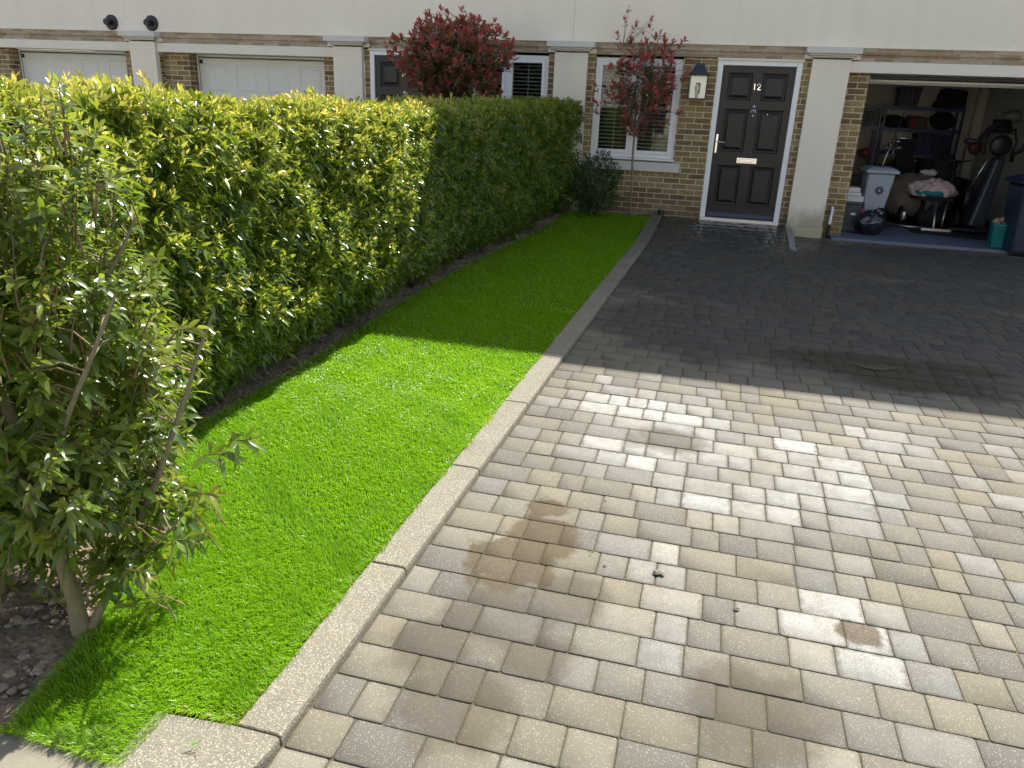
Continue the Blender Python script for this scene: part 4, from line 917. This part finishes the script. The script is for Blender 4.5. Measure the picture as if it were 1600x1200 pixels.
tote('storage_box', 'dark blue box on the top shelf left of the middle', 'box', 3.18, 3.55, 4.62, 4.98, 1.661, 1.98, (.02, .03, .07))
q = MB(); q.hexa([(3.82, 4.62, 1.662), (4.32, 4.62, 1.662), (4.32, 5.0, 1.662), (3.82, 5.0, 1.662)], [(3.92, 4.66, 1.99), (4.33, 4.66, 1.97), (4.33, 4.98, 1.97), (3.92, 4.98, 1.99)]); tag(q.build('holdall', FAB, None, bevel=.05, seg=3), 'big black holdall lying on the top shelf at its right end', 'bag')
q = MB(); q.blob((3.20, 4.8, 1.40), (.22, .17, .11), 10, 3, .1, 1.292); tag(q.build('sports_bag', FAB, None, smooth=True), 'dark sports bag on the second shelf from the top, next to the red striped one', 'bag')
t = empty('striped_bag', (3.58, 4.8, 1.292), 'brown and red striped bag on the second shelf', 'bag'); q = MB(); q.hexa([(3.42, 4.62, 1.292), (3.78, 4.62, 1.292), (3.78, 4.98, 1.292), (3.42, 4.98, 1.292)], [(3.45, 4.66, 1.52), (3.74, 4.66, 1.50), (3.74, 4.96, 1.50), (3.45, 4.96, 1.52)]); q.build('bag_body', simple('brown canvas', (.10, .075, .05), .8), t, bevel=.03)
q = MB(); q.box(3.50, 3.53, 4.60, 4.64, 1.30, 1.50); q.build('stripe', simple('red webbing', (.30, .015, .02), .7), t)
q = MB(); q.blob((4.04, 4.8, 1.44), (.20, .17, .15), 10, 6, .14, 1.292); tag(q.build('rucksack', FAB, None, smooth=True), 'rounded black rucksack on the second shelf near the right upright', 'bag')
tote('storage_box', 'wide dark blue box on the third shelf down', 'box', 3.62, 4.22, 4.60, 5.0, .885, 1.20, (.015, .025, .10))
tote('storage_box', 'dark box on the lowest shelf on the right', 'box', 3.78, 4.2, 4.60, 5.0, .425, .76, (.02, .02, .03))
tote('storage_box', 'grey box with a pale lid on the lowest shelf in the middle', 'box', 3.30, 3.70, 4.60, 5.0, .425, .74, (.10, .10, .10), M['white'])
tote('storage_box', 'black box on the narrow unit top shelf', 'box', 2.08, 2.40, 4.28, 4.66, 1.672, 2.02, (.012, .012, .014))
tote('storage_box', 'black box with a round cable coil print on the narrow unit', 'box', 2.30, 2.78, 4.28, 4.66, 1.302, 1.56, (.012, .012, .014))
q = MB(); q.blob((2.62, 3.6, .86), (.10, .08, .08), 8, 4, .1); tag(q.build('boxing_glove', simple('red leather', (.16, .012, .012), .6), None, smooth=True), 'red glove hanging in the dark left side of the garage', 'glove')
tote('storage_box', 'low black crate on the garage floor under the narrow shelving unit', 'box', 2.0, 2.45, 4.1, 4.6, GF+.002, .20, (.014, .014, .016))
tote('storage_box', 'dark grey crate on the floor under the wide shelving unit', 'box', 3.25, 3.8, 4.45, 4.95, GF+.002, .24, (.03, .03, .035))
tote('storage_box', 'brown cardboard box against the back wall right of the shelving', 'box', 4.36, 4.58, 4.35, 4.95, GF+.002, .46, (.12, .085, .05), rough=.85)
q = MB(); q.hexa([(2.02, 2.9, GF+.002), (2.42, 2.9, GF+.002), (2.42, 3.3, GF+.002), (2.02, 3.3, GF+.002)], [(2.06, 2.95, .62), (2.36, 2.95, .66), (2.36, 3.25, .66), (2.06, 3.25, .60)]); crumple(q, .0, 1) if False else None; tag(q.build('suitcase', FAB, None, bevel=.05, seg=3), 'black suitcase standing in the dark left side of the garage', 'suitcase')
for i, (x, lab) in enumerate(((2.10, 'long handled garden tool nearest the brick jamb inside the garage'), (2.20, 'second long handled tool leaning beside the first inside the garage'))):
    q = MB(); q.tube([(x, 2.1, GF), (x-.12, 2.3, 1.25)], .012, 6); q.box(x-.17, x-.08, 2.28, 2.31, 1.22, 1.30); tag(q.build('garden_tool', [M['black'], simple('orange red handle', (.25, .04, .02), .5)][i], None), lab, 'tool')
# golf clubs in a bag, silver pole, dark garment bag
t = empty('golf_bag', (2.95, 3.2, GF), 'black golf bag with silver club heads in the shadow behind the grey bin', 'golf bag')
q = MB(); q.lathe([(.13, 0), (.14, .1), (.13, .5), (.15, .82), (.14, .83)], (2.95, 3.2, GF+.002), 16); q.build('bag_body', FAB, t)
for k in range(6):
    a = k*1.05; e = (2.95+.10*math.cos(a), 3.15+.07*math.sin(a), .98+.05*(k % 3)); q = MB(); q.tube([(2.95+.05*math.cos(a), 3.2+.05*math.sin(a), .65), e], .006, 5); q.blob((e[0]+.02, e[1]-.02, e[2]+.01), (.045, .028, .03), 6, k, .1); q.build('golf_club', M['steel'], t, smooth=True)
q = MB(); q.hexa([(3.05, 3.3, .05), (3.42, 3.3, .05), (3.42, 3.5, .05), (3.05, 3.5, .05)], [(3.10, 3.36, 1.13), (3.36, 3.36, 1.18), (3.36, 3.46, 1.18), (3.10, 3.46, 1.13)]); tag(q.build('garment_bag', FAB, None, bevel=.04, seg=3), 'tall black garment bag standing before the blue shelves', 'bag')
q = MB(); q.tube([(2.52, 1.35, .70), (2.80, 1.9, 1.55)], .008, 8); q.tube([(2.72, 1.88, 1.17), (2.98, 1.88, 1.175)], .02, 6); tag(q.build('metal_pole', M['steel'], None, smooth=True), 'thin silver pole leaning up from the pale grey bin', 'pole')
# pale grey bin with round crest
t = empty('wheelie_bin', (2.45, 1.0, GF), 'pale blue grey bin with a dark round lion crest standing in the garage mouth', 'bin')
GREY = simple('pale blue grey plastic', (.30, .36, .42), .42, var=.05)
q = MB(); q.hexa([(2.27, .80, GF+.002), (2.53, .80, GF+.002), (2.53, 1.16, GF+.002), (2.27, 1.16, GF+.002)], [(2.265, .74, .70), (2.63, .74, .70), (2.63, 1.25, .70), (2.265, 1.25, .70)]); q.build('bin_body', GREY, t, bevel=.03, seg=3)
q = MB(); q.box(2.225, 2.67, .70, 1.29, .702, .755); q.hexa([(2.24, .715, .756), (2.655, .715, .756), (2.655, 1.27, .756), (2.24, 1.27, .756)], [(2.29, .78, .785), (2.60, .78, .785), (2.60, 1.2, .785), (2.29, 1.2, .785)]); q.build('bin_lid', GREY, t, bevel=.02, seg=3)
q = MB(); CREST = simple('dark navy print', (.035, .045, .065), .6)
def ypl(z): return .80-.06*(z-GF)/.82 - .004
q.lathe([(.052, 0), (.052, .003)], (2.452, ypl(.45)+.001, .47), 24, 'y')
for k in range(14): a = k*.4488; q.prism_y([(2.452+.050*math.cos(a)-.010*math.sin(a), .47+.050*math.sin(a)+.010*math.cos(a)), (2.452+.050*math.cos(a)+.010*math.sin(a), .47+.050*math.sin(a)-.010*math.cos(a)), (2.452+.066*math.cos(a), .47+.066*math.sin(a))][::-1], ypl(.45)-.002, ypl(.45)+.001)
q.build('crest', CREST, t)
q = MB(); fy = ypl(.45)-.0035
q.prism_y([(2.444, .452), (2.460, .452), (2.466, .462), (2.457, .486), (2.447, .486), (2.438, .462)], fy-.0005, fy)
q.prism_y([(2.420, .500), (2.438, .492), (2.440, .497), (2.424, .508)], fy-.0005, fy); q.prism_y([(2.464, .497), (2.466, .492), (2.484, .500), (2.480, .508)], fy-.0005, fy); q.build('crest_face', GREY, t)
# rubbish sack
def crumple(mb, amp, seedn):
    r_ = np.random.default_rng(seedn); V = np.array(mb.v); c = V.mean(0); W = np.zeros(len(V))
    for k in range(26):
        n = norm(r_.normal(0, 1, (1, 3)))[0]; f = r_.uniform(15, 55); ph = r_.uniform(0, 6.28); W += (1-np.abs(np.sin((V@n)*f+ph)))*r_.uniform(-1, 1)*18/f
    V = V + norm(V-c)*(W*amp)[:, None]; V[:, 2] = np.maximum(V[:, 2], np.array(mb.v)[:, 2].min()); mb.v = [tuple(p) for p in V]
q = MB(); q.blob((2.37, .44, .045), (.205, .19, .175), 26, 5, .05, GF+.004); q.blob((2.46, .46, .19), (.09, .07, .07), 12, 7, .12); crumple(q, .014, 3)
tag(q.build('rubbish_sack', simple('black bin liner film', (.010, .011, .014), .22, spec=.8), None, smooth=True), 'full black rubbish sack slumped in front of the pale grey bin', 'rubbish bag')
# recycling box by the jamb with white trays
t = empty('recycling_box', (2.12, .72, GF), 'dark blue grey recycling box beside the brick jamb of the garage', 'box')
DK = simple('dark slate plastic', (.035, .055, .075), .45); q = MB(); q.hexa([(1.99, .58, GF+.002), (2.20, .58, GF+.002), (2.20, .92, GF+.002), (1.99, .92, GF+.002)], [(1.965, .55, .27), (2.235, .55, .27), (2.235, .96, .27), (1.965, .96, .27)]); q.box(1.955, 2.245, .535, .97, .271, .305); q.build('box_body', DK, t, bevel=.012)
q = MB(); q.box(2.10, 2.16, .552, .562, .12, .15); q.build('latch', M['chrome'], t)
q = MB(); q.box(1.985, 2.235, .57, .90, .308, .385); tag(q.build('carton', simple('white card', (.6, .6, .58), .7), None, bevel=.006), 'white carton directly on top of the recycling box', 'carton')
q = MB(); q.box(2.0, 2.20, .60, .88, .387, .43); q.box(1.99, 2.18, .60, .86, .432, .50); tag(q.build('food_tray', simple('white plastic tray', (.62, .64, .66), .4), None, bevel=.012, seg=3), 'stack of shiny white trays on top of the white carton', 'tray')
q = MB(); q.box(2.205, 2.27, .62, .80, .308+.08, .50)
q = MB(); q.tube([(2.02, .98, .50), (2.0, .98, .72)], .008, 6); tag(q.build('broom_handle', simple('yellow plastic', (.55, .42, .03), .4), None), 'short yellow handle sticking up behind the white trays', 'handle')
t = empty('extinguisher', (2.20, 1.28, GF), 'small red canister with a black nozzle between the sack and recycling box', 'canister'); q = MB(); q.lathe([(.04, 0), (.042, .02), (.042, .26), (.02, .31)], (2.205, 1.0-.4, GF+.30-.25), 12)
q = MB(); q.lathe([(.04, 0), (.042, .02), (.042, .30), (.018, .34)], (2.262, .66, GF+.002), 14); q.build('canister_body', simple('red enamel', (.45, .03, .02), .35), t, smooth=True)
q = MB(); q.lathe([(.016, 0), (.016, .05), (.008, .08)], (2.262, .66, GF+.342), 8); q.build('nozzle', M['black'], t)
# rubber mat and weight bench
q = MB(); q.prism([(3.08, .94), (3.95, .66), (4.7, .66), (4.7, 3.4), (3.05, 3.1), (2.95, 2.2)], GF+.002, GF+.012); tag(q.build('rubber_mat', M['rubber'], None, bevel=.003), 'black rubber floor mat under the exercise machines', 'mat')
t = empty('weight_bench', (3.4, 1.9, GF), 'black padded weight bench with a chrome leg on the rubber mat', 'bench')
q = MB(); q.box(3.12, 3.66, 1.55, 2.25, .30, .36); q.build('bench_pad', FAB, t, bevel=.02)
q = MB(); q.tube([(3.38, 1.20, GF+.04), (3.40, 1.45, .29)], .022, 8); q.tube([(3.52, 1.35, .28), (3.50, 1.27, GF+.05)], .014, 8); q.build('leg', M['steel'], t, smooth=True)
q = MB(); q.box(3.20, 3.62, 1.16, 1.22, GF+.014, GF+.06); q.build('foot', M['steel'], t, bevel=.01)
q = MB(); q.box(3.30, 3.48, 1.6, 2.2, GF+.02, .295); q.build('bench_frame', M['black'], t)
for i, (x, y) in enumerate(((2.98, 1.62), (3.00, 1.72), (3.75, 1.62))):
    q = MB(); q.lathe([(.03, 0), (.14, .002), (.15, .012), (.15, .03), (.14, .04), (.03, .042)], (x-.02, y, GF+.16), 22, 'x'); o = q.build('weight_plate', M['rubber'], None); tag(o, ['round black weight plate nearest the grey bin', 'round black weight plate behind the first one', 'round black weight plate right of the bench'][i], 'weight', 'weight plates round the bench')
q = MB(); q.lathe([(.045, 0), (.05, .01), (.05, .12), (.045, .13)], (3.0, 1.5, .0), 16); tag(q.build('tin_can', M['steel'], None, smooth=True), 'small silver tin by the left end of the bench', 'tin')
q = MB(); q.tube([(2.75, 1.62, GF+.03), (3.1, 1.44, GF+.03), (3.4, 1.46, GF+.03)], .018, 8); tag(q.build('barbell_bar', M['steel'], None, smooth=True), 'dull metal bar lying low across the front of the bench', 'bar')
q = MB(); q.blob((3.26, 2.35, .26), (.47, .42, .36), 20, 8, .05, .0); crumple(q, .022, 4); tag(q.build('dust_sheet', simple('beige dust sheet', (.19, .16, .125), .9, var=.1), None, smooth=True), 'beige sheet humped over something behind the weight bench', 'sheet')
q = MB(); q.blob((3.40, 1.80, .43), (.33, .26, .155), 26, 9, .08, .362); crumple(q, .035, 6); tag(q.build('towel', simple('pale pink towel', (.62, .47, .44), .9), None, smooth=True), 'pale pink towel heaped on the weight bench', 'towel')
q = MB(); q.blob((3.36, 1.62, .405), (.24, .14, .065), 16, 10, .08, .362); crumple(q, .015, 7); tag(q.build('cloth', simple('teal cloth', (.02, .22, .26), .85), None, smooth=True), 'teal cloth in front of the pink towel on the bench', 'cloth')
q = MB(); q.blob((3.40, 2.3, .665), (.14, .12, .06), 14, 11, .15); crumple(q, .03, 8); tag(q.build('crumpled_cloth', simple('white cotton', (.6, .59, .57), .9), None, smooth=True), 'crumpled white cloth on top of the beige sheet', 'cloth')
q = MB(); q.blob((3.42, 1.72, .06), (.20, .26, .17), 12, 31, .1, GF+.014); crumple(q, .02, 9); tag(q.build('kit_bag', FAB, None, smooth=True), 'slumped black kit bag stuffed under the weight bench', 'bag')
# elliptical trainer
t = empty('cross_trainer', (4.1, 1.9, GF), 'black and grey cross trainer with curved arms at the right of the garage', 'exercise machine')
q = MB(); q.hexa([(3.86, 1.35, GF+.10), (4.10, 1.35, GF+.10), (4.14, 1.9, GF+.10), (3.90, 1.9, GF+.10)], [(4.08, 1.55, .98), (4.22, 1.55, .98), (4.26, 1.85, .98), (4.10, 1.85, .98)]); q.build('column', simple('gunmetal grey plastic', (.040, .045, .055), .3), t, bevel=.05, seg=3)
q = MB(); q.tube([(3.6, 1.3, GF+.05), (4.45, 1.3, GF+.05)], .035, 10); q.tube([(3.65, 3.0, GF+.05), (4.5, 3.0, GF+.05)], .035, 10); q.box(3.98, 4.10, 1.32, 3.0, GF+.06, GF+.12); q.build('base_frame', M['black'], t, smooth=False)
q = MB(); q.lathe([(.10, -.05), (.30, -.05), (.31, 0), (.30, .05), (.10, .05)], (4.02, 2.45, .28), 28, 'x'); q.build('flywheel', M['black'], t)
q = MB(); q.hexa([(3.93, 1.50, 1.30), (4.22, 1.50, 1.30), (4.22, 1.56, 1.30), (3.93, 1.56, 1.30)], [(3.95, 1.62, 1.50), (4.19, 1.62, 1.50), (4.19, 1.68, 1.50), (3.95, 1.68, 1.50)]); q.build('console', M['black'], t, bevel=.02)
q = MB(); q.lathe([(.05, 0), (.14, .01), (.15, .03), (.10, .05)], (4.08, 1.5, 1.14), 20, 'y'); q.tube([(3.90, 1.5, 1.0), (3.88, 1.5, 1.2), (3.93, 1.52, 1.38)], .016, 8); q.tube([(4.25, 1.5, 1.0), (4.28, 1.5, 1.2), (4.22, 1.52, 1.38)], .016, 8); q.tube([(3.9, 1.5, 1.37), (4.24, 1.5, 1.36)], .014, 8); q.build('handlebar', M['black'], t, smooth=True)
for pts in ([(3.55, 1.30, 1.19), (3.68, 1.30, 1.18), (3.74, 1.32, 1.20), (3.84, 1.36, 1.35), (3.96, 1.4, 1.44), (4.05, 1.45, 1.45)], [(4.30, 1.30, 1.52), (4.36, 1.30, 1.48), (4.38, 1.3, 1.32), (4.32, 1.3, 1.12), (4.22, 1.35, 1.02), (4.24, 1.4, .94)]):
    q = MB(); q.tube(pts, [.040, .042, .036, .034, .032, .030], 10); q.build('arm', M['black'], t, smooth=True)
q = MB(); q.tube([(3.72, 1.2, .52), (3.86, 1.25, .86), (3.96, 1.3, 1.18)], .006, 6); q.lathe([(.014, 0), (.014, .01)], (3.96, 1.3, 1.19), 8); q.build('chrome_rod', M['chrome'], t, smooth=True)
# golf trolley / bicycle group
t = empty('bicycle', (3.85, 2.6, GF), 'dark bicycle standing left of the cross trainer', 'bicycle')
for x, y in ((3.72, 2.15), (4.0, 3.1)):
    w_ = empty('wheel', (x, y, .20), None, None); w_.parent = t; w_.location = Vector((x, y, .20)) - t.location
    q = MB(); ring_ = [(x+.31*math.cos(R(a))*.30, y+.31*math.cos(R(a))*.95, .20+.31*math.sin(R(a))) for a in range(0, 361, 12)]; q.tube(ring_, .018, 8, cap=False); q.build('tyre', M['rubber'], w_, smooth=True)
    q = MB(); 
    for a in range(0, 360, 24): q.tube([(x, y, .20), (x+.30*math.cos(R(a))*.30, y+.30*math.cos(R(a))*.95, .20+.30*math.sin(R(a)))], .0015, 4)
    q.tube([(x+.295*math.cos(R(a))*.30, y+.295*math.cos(R(a))*.95, .20+.295*math.sin(R(a))) for a in range(0, 361, 12)], .007, 6, cap=False); q.build('rim', M['chrome'], w_, smooth=True)
q = MB(); q.tube([(3.72, 2.15, .20), (3.75, 2.22, .85)], .014, 8); q.tube([(3.75, 2.25, .75), (3.90, 2.72, .68)], .016, 8); q.tube([(3.75, 2.25, .66), (3.85, 2.6, .22)], .018, 8); q.tube([(3.90, 2.72, .80), (3.85, 2.6, .22)], .014, 8); q.tube([(3.85, 2.6, .22), (4.0, 3.1, .20)], .010, 6); q.tube([(3.90, 2.72, .70), (4.0, 3.1, .20)], .009, 6); q.build('frame', M['black'], t, smooth=True)
q = MB(); q.tube([(3.55, 2.30, .88), (3.62, 2.2, .87), (3.86, 2.2, .87), (3.98, 2.32, .88)], .012, 8); q.build('handlebar', M['black'], t, smooth=True)
q = MB(); q.blob((3.90, 2.76, .83), (.06, .13, .03), 8, 3, .05); q.build('saddle', FAB, t, smooth=True)
t = empty('punch_bag', (3.52, 2.45, GF), 'black kit bag with a white and red panel standing before the bicycle', 'bag')
q = MB(); q.lathe([(.14, 0), (.17, .05), (.16, .6), (.17, .98), (.10, 1.05)], (3.66, 2.62, GF+.013), 16); q.build('bag_body', FAB, t, smooth=True)
q = MB(); q.hexa([(3.56, 1.62, .08), (3.66, 1.62, .08), (3.66, 1.70, .08), (3.56, 1.70, .08)], [(3.60, 1.68, .42), (3.68, 1.68, .40), (3.68, 1.74, .40), (3.60, 1.74, .42)])
q = MB(); q.blob((3.66, 2.39, .20), (.055, .02, .17), 12, 2, .05); q.build('white_panel', simple('white vinyl', (.6, .6, .58), .5), t, smooth=True)
q = MB(); q.blob((3.76, 2.38, .10), (.07, .02, .05), 10, 2, .05); q.build('red_panel', simple('red vinyl', (.35, .02, .02), .5), t, smooth=True)
q = MB(); q.blob((3.95, 2.2, 1.08), (.10, .08, .11), 10, 3, .08); tag(q.build('boxing_glove', simple('dark red leather', (.09, .012, .012), .6), None, smooth=True), 'dark red glove behind the left arm of the cross trainer', 'glove')
# bins at the right edge of the opening
t = empty('wheelie_bin', (4.13, -.10, -.14), 'tall dark navy wheelie bin at the right edge of the garage opening', 'bin')
NAVY = simple('navy bin plastic', (.018, .028, .055), .35, var=.08); bz = gzf(2.5, -.3)+.004
q = MB(); q.hexa([(3.93, -.36, bz+.02), (4.33, -.36, bz+.02), (4.33, .10, bz+.02), (3.93, .10, bz+.02)], [(3.88, -.42, .74), (4.40, -.42, .74), (4.40, .18, .74), (3.88, .18, .74)]); q.build('bin_body', NAVY, t, bevel=.05, seg=4)
q = MB(); q.box(3.84, 4.44, -.47, .20, .742, .79); q.hexa([(3.86, -.45, .7905), (4.42, -.45, .7905), (4.42, .18, .7905), (3.86, .18, .7905)], [(3.95, -.36, .84), (4.33, -.36, .84), (4.33, .1, .84), (3.95, .1, .84)]); q.build('bin_lid', NAVY, t, bevel=.02, seg=3)
for x in (3.90, 4.36):
    q = MB(); q.lathe([(.09, 0), (.10, .01), (.10, .04), (.09, .05)], (x-.025, .12, bz+.10), 18, 'x'); q.build('wheel', M['rubber'], t)
t = empty('bag_for_life', (3.90, .05, -.11), 'teal carrier bag with brown paper in it beside the navy bin', 'bag')
q = MB(); q.hexa([(3.80, -.02, GF+.004), (3.96, -.06, GF+.004), (3.98, .14, GF+.004), (3.82, .18, GF+.004)], [(3.76, -.06, .20), (4.0, -.10, .21), (4.02, .18, .20), (3.80, .22, .22)]); q.build('bag_body', simple('teal plastic', (.0, .16, .15), .4), t, bevel=.015, seg=3)
q = MB(); q.blob((3.90, .05, .22), (.10, .09, .06), 12, 4, .2); crumple(q, .03, 5); q.build('paper', simple('brown paper', (.34, .24, .15), .8), t, smooth=True)
q = MB(); q.blob((4.48, 2.6, 1.55), (.14, .12, .10), 12, 4, .06); tag(q.build('safety_helmet', simple('grey shell', (.16, .17, .17), .4), None, smooth=True), 'grey helmet hanging on the right garage wall above the cross trainer', 'helmet')
# ------------------------------------------------------------ small litter on the paving
LEAFM = simple('dry dark leaf', (.035, .022, .018), .6)
for i, (x, y, s_, lab) in enumerate(((.142, -8.627, .030, 'curled dark dead leaf on a pale paving block in the middle of the drive'), (-.083, -8.641, .010, 'tiny dark twig scrap left of the curled dead leaf'), (.462, -8.772, .016, 'small forked dark twig on the paving right of the curled leaf'), (.62, -9.62, .010, 'tiny black crumb on a tan paving block near the bottom of the drive'), (-.16, -8.10, .007, 'smallest black crumb on the paving left of the middle'))):
    q = MB(); z = gzf(x, y)+.003; r_ = random.Random(i)
    vv = [(x+s_*math.cos(a)*r_.uniform(.5, 1.1), y+s_*.7*math.sin(a)*r_.uniform(.5, 1.1), z+s_*r_.uniform(0, .35)) for a in [k*.6283 for k in range(10)]]; q.add(vv+[(x, y, z+s_*.05), (x, y, z-.002)], [(k, (k+1) % 10, 10) for k in range(10)]+[((k+1) % 10, k, 11) for k in range(10)])
    tag(q.build('dead_leaf', LEAFM), lab, 'leaf', 'scraps on the paving')
def blade(cx, cy, n, ln, lab):
    q = MB()
    for k in range(n):
        a = random.uniform(0, 6.28); x, y = cx+random.uniform(-.012, .012), cy+random.uniform(-.012, .012); z = gzf(x, y)+.004 + (.05 if x < -.9 else 0)
        q.add([(x, y, z), (x+.003*math.sin(a), y-.003*math.cos(a), z), (x+ln*math.cos(a), y+ln*math.sin(a), z+.006), (x+.001, y, z+.002)], [(0, 1, 2), (0, 2, 3)])
    tag(q.build('grass_clipping', simple('loose green fibre', (.12, .36, .02), .5)), lab, 'grass clipping')
blade(-.155, -8.56, 5, .035, 'few loose green grass fibres lying on the paving')
blade(-1.12, -9.99, 7, .03, 'loose green fibres on the concrete at the front of the lawn')
